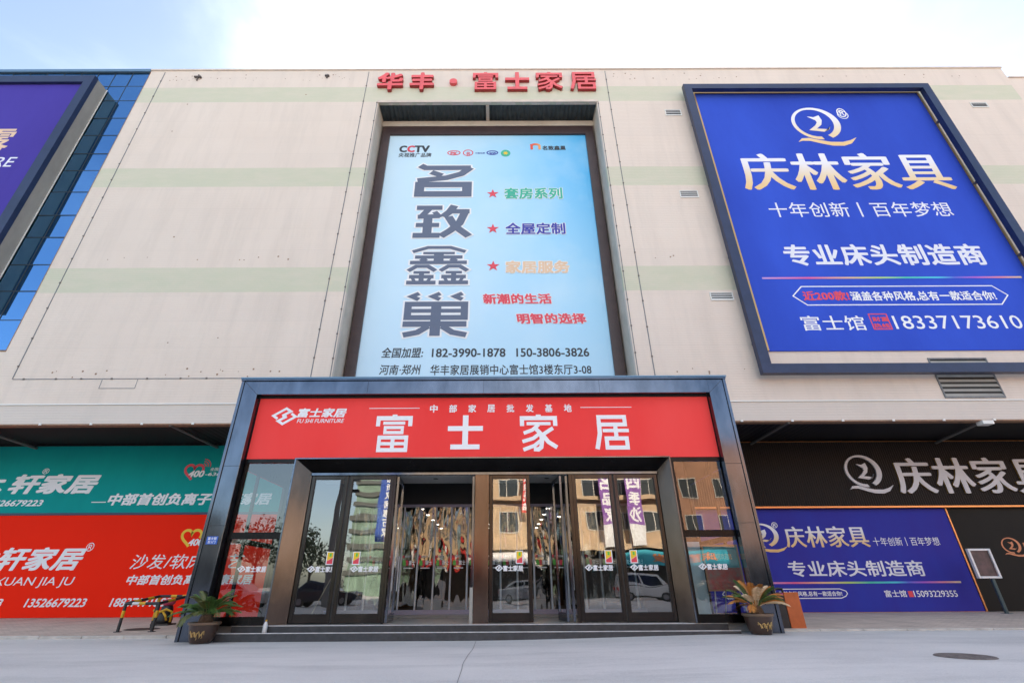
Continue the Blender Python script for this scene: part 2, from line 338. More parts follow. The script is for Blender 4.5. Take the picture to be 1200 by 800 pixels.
# ------------------------------------------------------------------ builders
class MB:
    def __init__(s): s.v = []; s.f = []; s.mi = []; s.m = 0
    def quad(s, *p):
        n = len(s.v); s.v += [tuple(q) for q in p]; s.f.append(tuple(range(n, n+len(p)))); s.mi.append(s.m); return s
    def box(s, x0, x1, y0, y1, z0, z1):
        n = len(s.v)
        s.v += [(x0, y0, z0), (x1, y0, z0), (x1, y1, z0), (x0, y1, z0), (x0, y0, z1), (x1, y0, z1), (x1, y1, z1), (x0, y1, z1)]
        for f in ((0, 1, 5, 4), (1, 2, 6, 5), (2, 3, 7, 6), (3, 0, 4, 7), (4, 5, 6, 7), (3, 2, 1, 0)): s.f.append(tuple(n+i for i in f)); s.mi.append(s.m)
        return s
    def prism(s, poly, y0, y1):
        """polygon of (x, z) points extruded along y"""
        n = len(s.v); k = len(poly)
        s.v += [(x, y0, z) for x, z in poly]+[(x, y1, z) for x, z in poly]
        s.f.append(tuple(n+i for i in range(k))); s.mi.append(s.m); s.f.append(tuple(n+k+i for i in reversed(range(k)))); s.mi.append(s.m)
        for i in range(k): j = (i+1) % k; s.f.append((n+i, n+k+i, n+k+j, n+j)); s.mi.append(s.m)
        return s
    def tube(s, pts, r, seg=8, cap=True):
        pts = [Vector(p) for p in pts]; rings = []
        rr = r if isinstance(r, (list, tuple)) else [r]*len(pts)
        for i, p in enumerate(pts):
            d = (pts[min(i+1, len(pts)-1)]-pts[max(i-1, 0)]).normalized()
            a = d.cross(Vector((0, 0, 1)) if abs(d.z) < .9 else Vector((1, 0, 0))).normalized(); b = d.cross(a)
            n = len(s.v); s.v += [tuple(p+(a*math.cos(t)+b*math.sin(t))*rr[i]) for t in (2*math.pi*k/seg for k in range(seg))]; rings.append(n)
        for i in range(len(rings)-1):
            for k in range(seg):
                j = (k+1) % seg; s.f.append((rings[i]+k, rings[i]+j, rings[i+1]+j, rings[i+1]+k)); s.mi.append(s.m)
        if cap:
            s.f.append(tuple(rings[0]+k for k in reversed(range(seg)))); s.mi.append(s.m); s.f.append(tuple(rings[-1]+k for k in range(seg))); s.mi.append(s.m)
        return s
    def lathe(s, c, prof, seg=32, a0=0, a1=2*math.pi):
        n = len(s.v); full = abs(a1-a0-2*math.pi) < 1e-6; cols = seg if full else seg+1
        for k in range(cols):
            a = a0+(a1-a0)*k/seg
            for r, z in prof: s.v.append((c[0]+r*math.cos(a), c[1]+r*math.sin(a), c[2]+z))
        P = len(prof)
        for k in range(seg):
            j = (k+1) % cols
            for i in range(P-1): s.f.append((n+k*P+i, n+j*P+i, n+j*P+i+1, n+k*P+i+1)); s.mi.append(s.m)
        return s
    def stroke(s, pts, wd, y, closed=False, dy=0):
        """flat band of width wd along a polyline of (x, z) points, in the plane y"""
        P = [Vector((p[0], p[1])) for p in pts]; k = len(P); Lf = []; Rt = []
        for i in range(k):
            a = P[i-1] if (i or closed) else None; c = P[(i+1) % k] if (i < k-1 or closed) else None
            d1 = (P[i]-a).normalized() if a is not None else None; d2 = (c-P[i]).normalized() if c is not None else None
            d1 = d1 or d2; d2 = d2 or d1
            t = (d1+d2); t = t.normalized() if t.length > 1e-6 else d1
            nrm = Vector((-t.y, t.x)); dot = max(.45, nrm.dot(Vector((-d1.y, d1.x))))
            ww = (wd[i] if isinstance(wd, (list, tuple)) else wd)/2/dot
            Lf.append(P[i]+nrm*ww); Rt.append(P[i]-nrm*ww)
        for i in range(k if closed else k-1):
            j = (i+1) % k
            s.quad((Lf[i].x, y, Lf[i].y), (Rt[i].x, y, Rt[i].y), (Rt[j].x, y, Rt[j].y), (Lf[j].x, y, Lf[j].y))
        return s
    def build(s, name, mats, parent=None, smooth=False, bevel=0):
        org = parent_origin(parent)
        me = bpy.data.meshes.new(name); me.from_pydata([(v[0]-org[0], v[1]-org[1], v[2]-org[2]) for v in s.v], [], s.f)
        ms = mats if isinstance(mats, (list, tuple)) else [mats]
        for m in ms: me.materials.append(MAT[m])
        if len(ms) > 1: me.polygons.foreach_set('material_index', s.mi)
        bm = bmesh.new(); bm.from_mesh(me)
        bmesh.ops.recalc_face_normals(bm, faces=bm.faces)
        bm.to_mesh(me); bm.free()
        if smooth: me.polygons.foreach_set('use_smooth', [True]*len(me.polygons))
        me.update()
        o = bpy.data.objects.new(name, me); COL.objects.link(o)
        if parent is not None: o.parent = parent
        if bevel:
            md = o.modifiers.new('bevel', 'BEVEL'); md.width = bevel; md.segments = 2; md.limit_method = 'ANGLE'
        return o
def parent_origin(p):
    o = Vector((0, 0, 0))
    while p is not None: o += Vector(p.location); p = p.parent
    return o
def tag(o, label=None, cat=None, group=None, kind=None):
    for k, v in (('label', label), ('category', cat), ('group', group), ('kind', kind)):
        if v: o[k] = v
    return o
def thing(name, label, cat, loc=(0, 0, 0), group=None):
    o = bpy.data.objects.new(name, None); COL.objects.link(o); o.location = loc; o.empty_display_size = .3
    return tag(o, label, cat, group)
def copy_tree(o, parent=None):
    c = o.copy(); COL.objects.link(c)
    if parent is not None: c.parent = parent
    for ch in list(o.children): copy_tree(ch, c)
    return c

_tc = {}
def glyphs(body, bold, shear):
    key = (body, bold, shear)
    if key in _tc: return _tc[key]
    cu = bpy.data.curves.new('t', 'FONT'); cu.body = body; cu.size = 1; cu.resolution_u = 3; cu.fill_mode = 'FRONT'
    if any(ord(ch) > 0x2e80 for ch in body) and len(body) > 1: cu.space_character = 1.04
    ob = bpy.data.objects.new('t', cu); COL.objects.link(ob)
    dg = bpy.context.evaluated_depsgraph_get(); dg.update()
    me = bpy.data.meshes.new_from_object(ob.evaluated_get(dg))
    v0 = [(v.co.x, v.co.y) for v in me.vertices]; f0 = [tuple(p.vertices) for p in me.polygons]
    vs = []; fs = []; layer = []
    # heavier weights: the thin outline is laid several times, a hair apart, shifted outwards
    offs = [(0, 0)] if bold < .004 else [(-bold, -bold*.7), (bold, -bold*.7), (bold, bold*.7), (-bold, bold*.7)]
    if bold < 0: b_ = -bold; offs = [(-b_, 0), (0, 0), (b_, 0), (0, -b_*.25), (0, b_*.25)]
    elif bold > .02: offs += [(-bold*1.1, 0), (bold*1.1, 0), (0, bold*.95), (0, -bold*.95)]
    for li, (ox, oz) in enumerate(offs):
        n = len(vs); vs += [(x+ox+shear*(z+oz), z+oz) for x, z in v0]; layer += [li]*len(v0); fs += [tuple(n+i for i in q) for q in f0]
    bpy.data.objects.remove(ob); bpy.data.meshes.remove(me); bpy.data.curves.remove(cu)
    x0 = min(v[0] for v in vs); x1 = max(v[0] for v in vs); z0 = min(v[1] for v in vs); z1 = max(v[1] for v in vs)
    _tc[key] = (vs, fs, (x0, x1, z0, z1), layer); return _tc[key]
def put_text(mb, body, X0, X1, Z0, Z1, y, bold=.02, shear=0, ref=None, thick=0):
    vs, fs, bb, ly = glyphs(body, bold, shear)
    bx = ref or bb
    sx = (X1-X0)/(bx[1]-bx[0]); sz = (Z1-Z0)/(bx[3]-bx[2])
    f = lambda v: (X0+(v[0]-bx[0])*sx, Z0+(v[1]-bx[2])*sz)
    n = len(mb.v); mb.v += [(f(v)[0], y-.0004*l, f(v)[1]) for v, l in zip(vs, ly)]
    for q in fs: mb.f.append(tuple(n+i for i in q)); mb.mi.append(mb.m)
    if thick:
        from collections import Counter
        ec = Counter()
        for q in fs:
            for a, b in zip(q, q[1:]+q[:1]): ec[tuple(sorted((a, b)))] += 1
        m2 = len(mb.v); mb.v += [(f(v)[0], y+thick, f(v)[1]) for v in vs]
        for (a, b), k in ec.items():
            if k == 1: mb.f.append((n+a, n+b, m2+b, m2+a)); mb.mi.append(mb.m+1)
    return bx

# hand drawn heavy characters: strokes in a unit box (points, width, closed)
def _jin(u0, u1, v0, v1):
    f = lambda a: [(u0+x*(u1-u0), v0+z*(v1-v0)) for x, z in a]; k = (v1-v0)
    return [(f([(.03, .68), (.30, .93), (.70, .93), (.97, .68)]), .15*k, 0), (f([(.22, .60), (.78, .60)]), .12*k, 0), (f([(.08, .37), (.92, .37)]), .16*k, 0), (f([(.0, .06), (1, .06)]), .17*k, 0),
            (f([(.5, .62), (.5, .07)]),   .15*(u1-u0), 0), (f([(.20, .29), (.27, .13)]), .10*(u1-u0), 0), (f([(.80, .29), (.73, .13)]), .10*(u1-u0), 0)]
_roof = [([(.03, .68), (.03, .90), (.97, .90), (.97, .68)], .12, 0), ([(.5, 1.0), (.5, .90)], .14, 0)]
DRAWN = {
 '名': [([(.05, 1.0), (.15, .92), (.99, .92)], .13, 0), ([(.985, .93), (.82, .72), (.55, .59), (.02, .50)], .13, 0), ([(.26, .78), (.46, .66)], .12, 0), ([(.07, .37), (.93, .37), (.93, .07), (.07, .07)], .15, 1)],
 '致': [([(.03, .93), (.50, .93)], .12, 0), ([(.26, .90), (.13, .65)], .11, 0), ([(.06, .64), (.46, .66)], .11, 0), ([(.36, .80), (.47, .62)], .09, 0), ([(.25, .64), (.25, .05)], .14, 0), ([(.04, .38), (.46, .38)], .11, 0), ([(.0, .06), (.48, .06)], .13, 0),
        ([(.72, 1.0), (.64, .80), (.52, .64)], .13, 0), ([(.62, .81), (1.0, .81)], .12, 0), ([(.92, .80), (.82, .42), (.66, .20), (.50, .03)], .13, 0), ([(.62, .64), (.74, .34), (1.0, .03)], .13, 0)],
 '鑫': _jin(.03, .97, .53, 1.0)+_jin(0, .475, 0, .49)+_jin(.525, 1, 0, .49),
 '巢': [([(.22, 1.0), (.10, .925), (.22, .85)], .075, 0), ([(.56, 1.0), (.44, .925), (.56, .85)], .075, 0), ([(.92, 1.0), (.80, .925), (.92, .85)], .075, 0),
        ([(.06, .74), (.96, .74), (.96, .42), (.06, .42)], .10, 1), ([(.06, .58), (.96, .58)], .08, 0), ([(.51, .74), (.51, .0)], .14, 0), ([(.0, .27), (1, .27)], .11, 0), ([(.40, .22), (.24, .08), (.02, .02)], .10, 0), ([(.62, .22), (.78, .08), (1.0, .02)], .10, 0)],
 '富': _roof+[([(.18, .765), (.82, .765)], .085, 0), ([(.25, .645), (.75, .645), (.75, .51), (.25, .51)], .085, 1), ([(.11, .38), (.89, .38), (.89, .05), (.11, .05)], .105, 1), ([(.5, .38), (.5, .05)], .11, 0), ([(.11, .215), (.89, .215)], .085, 0)],
 '士': [([(.0, .605), (1, .605)], .145, 0), ([(.5, 1), (.5, .06)], .16, 0), ([(.09, .07), (.91, .07)], .14, 0)],
 '家': _roof+[([(.16, .745), (.84, .745)], .09, 0), ([(.50, .72), (.32, .57), (.07, .48)], .10, 0), ([(.40, .62), (.55, .46), (.58, .28), (.55, .10), (.47, .04), (.34, .05)], .115, 0), ([(.52, .47), (.34, .34), (.03, .25)], .10, 0), ([(.56, .29), (.36, .14), (.05, .03)], .10, 0), ([(.90, .62), (.64, .46)], .105, 0), ([(.57, .47), (.75, .24), (.99, .09)], .115, 0)],
 '居': [([(.15, .94), (.91, .94), (.91, .72), (.15, .72)], .115, 1), ([(.15, .80), (.15, .46), (.04, .02)], .125, 0), ([(.24, .545), (1, .545)], .10, 0), ([(.62, .70), (.62, .33)], .12, 0), ([(.33, .32), (.91, .32), (.91, .06), (.33, .06)], .115, 1)],
}
def draw_char(mb, ch, X0, X1, Z0, Z1, y, thick=0, grow=0, scale_w=1.):
    asp = (X1-X0)/(Z1-Z0)
    for k, (pts, wd, cl) in enumerate(DRAWN[ch]):
        P = [Vector(p) for p in pts]
        if grow and not cl: P[0] = P[0]+(P[0]-P[1]).normalized()*grow*.6; P[-1] = P[-1]+(P[-1]-P[-2]).normalized()*grow*.6
        u = MB(); u.stroke([(p.x, p.y) for p in P], wd*scale_w+grow*1.2, 0, bool(cl)); yk = y-.0005*k
        for f in u.f:
            q = [(X0+u.v[i][0]*(X1-X0), Z0+u.v[i][2]*(Z1-Z0)) for i in f]
            if thick:
                n = len(mb.v); mb.v += [(a, yk-thick, b) for a, b in q]+[(a, y, b) for a, b in q]; mb.f.append((n, n+1, n+2, n+3)); mb.mi.append(0)
                for i in range(4): j = (i+1) % 4; mb.f.append((n+i, n+j, n+4+j, n+4+i)); mb.mi.append(1)
            else: mb.quad(*[(a, yk, b) for a, b in q])
def lettering(parent, rows, y, goldmap=None, thick=0, name='lettering'):
    """each row of writing is a part of its sign; an outlined row carries its outline in the same mesh"""
    for body, X0, X1, Z0, Z1, m, bold, sh, ol in rows:
        mb = MB(); mats = []
        if body == '庆林家具': bold = -bold*1.15
        if goldmap and m in goldmap: m = goldmap[m]
        bb = glyphs(body, bold, sh)[2]
        if len(body) == 1 and body in DRAWN and not thick and (ol or bold > .04):
            if ol: mats.append(ol); mb.m = 0; draw_char(mb, body, X0, X1, Z0, Z1, y, grow=.05, scale_w=1.16); mb.m = 1; mats.append(m); draw_char(mb, body, X0, X1, Z0, Z1, y-.008, scale_w=1.16)
            else: mats = [m]; draw_char(mb, body, X0, X1, Z0, Z1, y)
        elif ol and not thick:
            mb.m = 0; mats.append(ol); d = .055 if len(body) == 1 else .06
            put_text(mb, body, X0, X1, Z0, Z1, y, bold+d*.62, sh, ref=bb); mb.m = 1; mats.append(m)
            put_text(mb, body, X0, X1, Z0, Z1, y-.006, bold, sh, ref=bb)
        elif thick:
            mats = [m, ol or m]; mb.m = 0; put_text(mb, body, X0, X1, Z0, Z1, y-thick, bold, sh, thick=thick)
        else:
            mats = [m]; put_text(mb, body, X0, X1, Z0, Z1, y, bold, sh)
        mb.build(name, mats, parent)
TEXTS = {
  'poster': [
    ('名', -4.03, -1.37, 17.62, 19.65, 'poster_grey', 0.04, 0, 'ink_white'),
    ('致', -3.95, -1.39, 15.14, 17.03, 'poster_grey', 0.04, 0, 'ink_white'),
    ('鑫', -4.02, -1.36, 12.62, 14.63, 'poster_grey', 0.03, 0, 'ink_white'),
    ('巢', -3.99, -1.37, 10.09, 12.13, 'poster_grey', 0.036, 0, 'ink_white'),
    ('套房系列', 0.24, 3.02, 17.43, 18.14, 'ink_green', 0.028, 0, 'ink_white'),
    ('全屋定制', 0.28, 3.02, 15.29, 15.97, 'ink_navy', 0.028, 0, 'ink_white'),
    ('家居服务', 0.26, 3.06, 13.15, 13.82, 'ink_peach', 0.032, 0, 'ink_white'),
    ('新潮的生活', -0.72, 2.18, 11.59, 12.1, 'ink_red', 0.036, -0.12, 'ink_white'),
    ('明智的选择', 0.68, 3.57, 10.63, 11.13, 'ink_red', 0.036, -0.12, 'ink_white'),
    ('全国加盟:', -4.7, -3.05, 9.12, 9.57, 'ink_black', 0.018, 0.12, None),
    ('182-3990-1878', -2.71, 0.22, 9.14, 9.52, 'ink_black', 0.02, 0, None),
    ('150-3806-3826', 0.65, 3.55, 9.14, 9.52, 'ink_black', 0.02, 0, None),
    ('河南·郑州', -4.71, -3.11, 8.39, 8.82, 'ink_black', 0.012, 0.1, None),
    ('华丰家居展销中心富士馆3楼东厅3-08', -2.72, 3.57, 8.37, 8.81, 'ink_black', 0.014, 0, None),
    ('C', -5.06, -4.67, 20.59, 21.07, 'ink_black', 0.045, 0, None),
    ('C', -4.66, -4.27, 20.59, 21.07, 'ink_red', 0.045, 0, None),
    ('TV', -4.3, -3.52, 20.58, 21.07, 'ink_black', 0.045, 0, None),
    ('央视推广品牌', -5.06, -3.41, 20.24, 20.54, 'ink_black', 0.02, 0, None),
    ('名致鑫巢', 2.2, 3.39, 20.71, 21.02, 'ink_black', 0.03, 0, None),
    ('PK', -2.45, -2.1, 20.39, 20.61, 'ink_red', 0.03, 0, None),
    ('名', -1.67, -1.46, 20.36, 20.6, 'ink_red', 0.02, 0, None),
    ('中国名牌', -1.2, -0.72, 20.46, 20.56, 'ink_navy', 0.02, 0, None),
    ('SGS', -0.51, -0.16, 20.41, 20.58, 'ink_navy', 0.04, 0.2, None),
  ],
  'blue': [
    ('®', 16.77, 17.24, 21.55, 22.21, 'ink_white', 0.01, 0, None),
    ('庆林家具', 11.03, 20.57, 16.75, 19.06, 'ink_gold', 0.022, 0, None),
    ('十年创新丨百年梦想', 11.76, 19.73, 15.18, 16.01, 'ink_pale', 0.004, 0, None),
    ('专业床头制造商', 11.75, 20.0, 12.61, 13.7, 'ink_pale', 0.024, 0, None),
    ('近200款!', 11.94, 13.76, 10.94, 11.38, 'ink_red', 0.03, 0, None),
    ('涵盖各种风格,总有一款适合你!', 13.81, 19.53, 10.91, 11.36, 'ink_white', 0.022, 0, None),
    ('富士馆', 11.53, 13.95, 9.61, 10.26, 'ink_white', 0.008, 0, None),
    ('18337173610', 15.07, 19.95, 9.66, 10.24, 'ink_white', 0.004, 0, None),
    ('财富', 14.29, 14.91, 9.99, 10.2, 'ink_red', 0.03, 0, None),
    ('热线', 14.25, 14.86, 9.7, 9.91, 'ink_red', 0.03, 0, None),
  ],
  'fascia': [
    ('富', -3.28, -2.37, 4.15, 5.16, 'vinyl_white', 0.05, 0, None),
    ('士', -1.39, -0.46, 4.21, 5.13, 'vinyl_white', 0.058, 0, None),
    ('家', 0.55, 1.49, 4.16, 5.14, 'vinyl_white', 0.046, 0, None),
    ('居', 2.49, 3.4, 4.18, 5.12, 'vinyl_white', 0.05, 0, None),
    ('中', -1.9, -1.69, 5.21, 5.43, 'vinyl_white', 0.024, 0, None),
    ('部', -1.38, -1.17, 5.21, 5.43, 'vinyl_white', 0.024, 0, None),
    ('家', -0.86, -0.65, 5.21, 5.43, 'vinyl_white', 0.024, 0, None),
    ('居', -0.35, -0.14, 5.21, 5.43, 'vinyl_white', 0.024, 0, None),
    ('批', 0.17, 0.38, 5.21, 5.43, 'vinyl_white', 0.024, 0, None),
    ('发', 0.69, 0.9, 5.21, 5.43, 'vinyl_white', 0.024, 0, None),
    ('基', 1.21, 1.41, 5.21, 5.43, 'vinyl_white', 0.024, 0, None),
    ('地', 1.72, 1.93, 5.21, 5.43, 'vinyl_white', 0.024, 0, None),
    ('富士家居', -5.45, -4.14, 5.09, 5.35, 'vinyl_white', 0.034, 0.18, None),
    ('FU SHI FURNITURE', -5.43, -4.17, 4.94, 5.05, 'vinyl_white', 0.01, 0.2, None),
  ],
  'green': [
    ('轩家居', -19.15, -15.7, 4.33, 5.09, 'vinyl_white', 0.04, 0.22, None),
    ('木', -20.47, -19.37, 4.32, 5.07, 'vinyl_white', 0.046, 0.1, None),
    ('®', -18.1, -17.84, 5.09, 5.31, 'vinyl_white', 0.006, 0.1, None),
    ('13526679223', -19.8, -17.57, 3.88, 4.11, 'vinyl_white', 0.026, 0.18, None),
    ('中部首创负离子健康家居', -15.11, -8.83, 3.89, 4.34, 'vinyl_white', 0.036, 0.16, None),
    ('400', -12.3, -11.68, 4.94, 5.2, 'vinyl_white', 0.034, 0.2, None),
    ('-6368-668', -11.64, -10.25, 4.99, 5.12, 'vinyl_white', 0.02, 0.1, None),
    ('全国热线', -11.49, -10.83, 5.18, 5.31, 'vinyl_white', 0.02, 0.1, None),
  ],
  'red': [
    ('木轩家居', -19.47, -15.23, 1.65, 2.43, 'vinyl_white', 0.032, 0.24, None),
    ('®', -15.3, -15.01, 2.28, 2.58, 'vinyl_white', 0.004, 0.1, None),
    ('XUAN JIA JU', -18.17, -15.3, 1.09, 1.44, 'vinyl_white', 0.002, 0.14, None),
    ('13526679223', -16.75, -14.59, 0.49, 0.76, 'vinyl_white', 0.022, 0.18, None),
    ('18837171882', -13.76, -11.62, 0.49, 0.76, 'vinyl_white', 0.022, 0.18, None),
    ('18839938783', -19.72, -17.54, 0.5, 0.76, 'vinyl_white', 0.022, 0.18, None),
    ('沙发/软床/布艺', -13.46, -9.36, 1.68, 2.17, 'vinyl_white', -0.006, 0.16, None),
    ('中部首创负离子健康家居', -13.42, -8.91, 1.17, 1.5, 'vinyl_white', 0.03, 0.16, None),
    ('400', -11.57, -11.03, 2.45, 2.69, 'vinyl_white', 0.034, 0.2, None),
    ('-6368-668', -10.98, -9.7, 2.49, 2.62, 'vinyl_white', 0.02, 0.1, None),
  ],
  'black': [
    ('庆林家具', 15.33, 21.4, 4.13, 5.5, 'letter_silver', 0.026, 0, 'letter_gold'),
  ],
  'purple': [
    ('®', 10.18, 10.41, 2.95, 3.16, 'ink_white', 0.008, 0, None),
    ('庆林家具', 10.57, 13.67, 2.28, 3.01, 'ink_gold', 0.02, 0, None),
    ('十年创新丨百年梦想', 13.8, 16.26, 2.32, 2.61, 'ink_pale', 0.004, 0, None),
    ('专业床头制造商', 10.4, 15.32, 1.31, 1.83, 'ink_pale', 0.018, 0, None),
    ('近200款!涵盖各种风格,总有一款适合你!', 9.22, 12.09, 0.69, 0.85, 'ink_white', 0.022, 0, None),
    ('富士馆', 13.6, 14.37, 0.65, 0.87, 'ink_white', 0.016, 0, None),
    ('15093229355', 14.63, 16.17, 0.65, 0.85, 'ink_white', 0.01, 0, None),
  ],
  'darkwall': [
    ('庆林家具', 19.27, 21.27, 2.09, 2.45, 'ink_copper', 0.026, 0, None),
  ],
}
# ------------------------------------------------------------------ ground
def gh(x):
    t = min(1, max(0, (x+1.0)/7)); return .1*t*t*(3-2*t)
mb = MB()
xs = [-700, -120, -60, -30, -15, -8]+[-1+.5*i for i in range(15)]+[8, 15, 30, 60, 120, 700]; ys = [-700, -120, -40, -12, 0, 4, 8, 12, 16, 20, 60, 150, 900]
for i in range(len(xs)-1):
    for j in range(len(ys)-1):
        mb.quad((xs[i], ys[j], gh(xs[i])), (xs[i+1], ys[j], gh(xs[i+1])), (xs[i+1], ys[j+1], gh(xs[i+1])), (xs[i], ys[j+1], gh(xs[i])))
tag(mb.build('road', 'road_concrete', smooth=True), kind='structure')
# gently rising pavements in front of the shop fronts, with a run of low kerb stones
def pavement(x0, x1, z, y0, zr):
    mb = MB(); mb.v = [(x0, y0+.14, -.3), (x1, y0+.14, -.3), (x1, 19.3, -.3), (x0, 19.3, -.3), (x0, y0+.14, z), (x1, y0+.14, z), (x1, 19.3, zr), (x0, 19.3, zr)]
    mb.f = [(0, 1, 5, 4), (1, 2, 6, 5), (2, 3, 7, 6), (3, 0, 4, 7), (4, 5, 6, 7), (3, 2, 1, 0)]; mb.mi = [0]*6
    tag(mb.build('pavement', 'pavers'), kind='structure')
    mb = MB(); x = x0
    while x < x1-.05:
        e = min(x1, x+.98); dz = random.uniform(-.005, .004); mb.box(x+.004, e-.004, y0+random.uniform(-.012, .008), y0+.137, -.3, z+.004+dz); x += .985
    tag(mb.build('kerb', 'kerb_stone', bevel=.012), kind='structure')
pavement(-60, -7.10, .06, 13.05, .165)
pavement(6.24, 60, .135, 12.62, .19)
# expansion joint and hairline cracks in the concrete
mb = MB(); pts = [(-.55+.02*math.sin(i*.6)+random.uniform(-.006, .006), 12.0-i*.4) for i in range(30)]
for a, b in zip(pts, pts[1:]): mb.quad((a[0]-.004, a[1], .005), (a[0]+.004, a[1], .005), (b[0]+.004, b[1], .005), (b[0]-.004, b[1], .005))
tag(mb.build('road_crack', 'crack'), kind='structure')

# ------------------------------------------------------------------ the mall
FY = 16.0; ZB = 6.11; ZT = 25.42
mall = thing('mall_building', 'huge cream panel shopping mall with pale green bands and a glazed left end', 'building', (-.5, 16.0, 0))
X0, X1 = -18.4, 26.7
RX0, RX1, RZ1 = -6.1, 4.96, 22.9     # recess of the tall poster
mb = MB()
T_ = .2
mb.box(X0, RX0, FY, FY+T_, ZB, ZT); mb.box(RX1, X1, FY, FY+T_, ZB, ZT); mb.box(RX0, RX1, FY, FY+T_, RZ1, ZT); mb.box(RX0, RX1, FY, FY+T_, ZB, 6.4)
mb.box(X1, 62, FY, FY+T_, ZB, 24.62)
mb.box(-60, X0, FY, FY+T_, ZB, 8.95)
mb.build('facade_wall', 'facade_panels', mall)
# coping
mb = MB().box(X0, X1+.04, FY-.05, FY+.3, ZT, ZT+.10).box(X1+.04, 62, FY-.05, FY+.3, 24.62, 24.70); mb.build('parapet_coping', 'cream_trim', mall)
mb = MB().box(-60, X1, FY+.3, 70, 24.2, 24.6).box(X1, 62, FY+.3, 70, 23.7, 24.1).box(-60, 62, 69.7, 70, 0, 24.2).box(61.7, 62, FY+.3, 69.7, ZB, 23.7).box(-60, -59.7, FY+.3, 69.7, ZB, 24.2)
mb.box(X1, X1+.2, FY+.3, 70, 24.6, 25.4)
mb.build('roof', 'roof_grey', mall)
# recess reveals, corrugated head, rear beam, mid rib
mb = MB().box(RX0-.12, RX0, FY+.2, 17.34, 6.3, RZ1).box(RX1, RX1+.12, FY+.2, 17.34, 6.3, RZ1).box(RX0-.1, RX1+.1, 17.34, 17.5, 6.3, 23.3)
mb.build('recess_reveal', 'reveal', mall)
mb = MB(); k = 96; z = 23.04
for i in range(k):
    xa = RX0+(RX1-RX0)*i/k; xb = RX0+(RX1-RX0)*(i+1)/k; za = z+(.05 if i % 2 else 0); zb = z+(0 if i % 2 else .05)
    mb.quad((xa, FY+.2, za), (xb, FY+.2, zb), (xb, 17.34, zb), (xa, 17.34, za))
mb.build('recess_ceiling', 'corrugated', mall)
MB().box(RX0, RX1, 17.08, 17.33, 22.45, 22.82).box(-.66, -.50, FY+.21, 17.08, 22.84, 23.02).build('recess_beam', 'reveal', mall)
MB().box(RX0-.05, RX1+.05, FY-.03, FY-.004, RZ1-.07, RZ1+.10).build('recess_lip', 'cream_trim', mall)
# panel joints with fixing clips
clip0 = MB().box(-.03, .03, FY-.03, FY-.013, -.028, .028).build('joint_clip', 'clip_metal')
clip0.parent = mall; _first = [True]; _mo = Vector(mall.location)
def clip(x, z):
    c = clip0 if _first[0] else clip0.copy()
    if not _first[0]: COL.objects.link(c); c.parent = mall
    _first[0] = False; c.location = Vector((x, 0, z))-_mo
def vj(x, z0, z1, step=1.18):
    MB().box(x-.016, x+.016, FY-.012, FY-.003, z0, z1).build('panel_joint', 'joint_grey', mall); z = z0+.5
    while z < z1: clip(x, z); z += step*random.uniform(.85, 1.15)
vj(-17.62, 7.80, 25.3); vj(-6.86, 6.9, 25.3); vj(5.62, 6.9, 25.3); vj(RX0-.06, 6.9, RZ1); vj(RX1+.06, 6.9, RZ1)
MB().box(-17.6, -7.0, FY-.011, FY-.003, 7.775, 7.805).build('panel_joint', 'joint_grey', mall); x = -17.2
while x < -7.2: clip(x, 7.79); x += random.uniform(.9, 1.5)
for xa, xb in ((-60, -7.06), (6.2, 62)):
    MB().box(xa, xb, FY-.035, FY-.003, 6.80, 6.845).build('string_course', 'white_trim', mall)
    MB().box(xa, xb, FY-.02, FY+.24, ZB-.05, ZB-.003).build('rusty_edge', 'rust_edge', mall)
    x = xa+.4
    while x < xb:
        if -22 < x < 24: MB().box(x-.04, x+.04, FY-.05, FY-.021, ZB-.05, ZB+.02).build('edge_clip', 'white_trim', mall)
        x += 1.75
# soffit: corrugated dark deck, beams
mb = MB()
for xa, xb in ((-60, -7.1), (6.22, 62)):
    k = int((xb-xa)/.12)
    for i in range(k):
        a = xa+(xb-xa)*i/k; b = xa+(xb-xa)*(i+1)/k; za = 6.26+(.05 if i % 2 else 0); zb = 6.26+(0 if i % 2 else .05)
        mb.quad((a, FY+.2, za), (b, FY+.2, zb), (b, 19.4, zb), (a, 19.4, za))
mb.build('soffit', 'soffit_dark', mall)
for xa, xb in ((16.75, 17.6), (-18.35, -18.75), (-11.4, -11.45), (10.0, 10.1), (24.2, 24.6), (-27, -27.6)):
    mb = MB(); n = .06; mb.tube([(xa, FY+.02, 6.07), (xb, 19.2, 6.12)], .055, 6); mb.build('soffit_strut', 'soffit_bar', mall)
MB().box(16.6, 16.98, FY-.10, FY+.16, 5.93, 6.06).build('strut_bracket', 'white_trim', mall)
# rear wall of the arcade, plinth
mb = MB().box(-60, -7.1, 19.3, 19.5, 0, 6.6).box(6.2, 62, 19.3, 19.5, 0, 6.6).box(-60, -7.1, 19.21, 19.3, 0.0, .165).box(6.2, 62, 19.21, 19.3, 0.0, .19); mb.build('arcade_wall', 'inner_dark', mall)
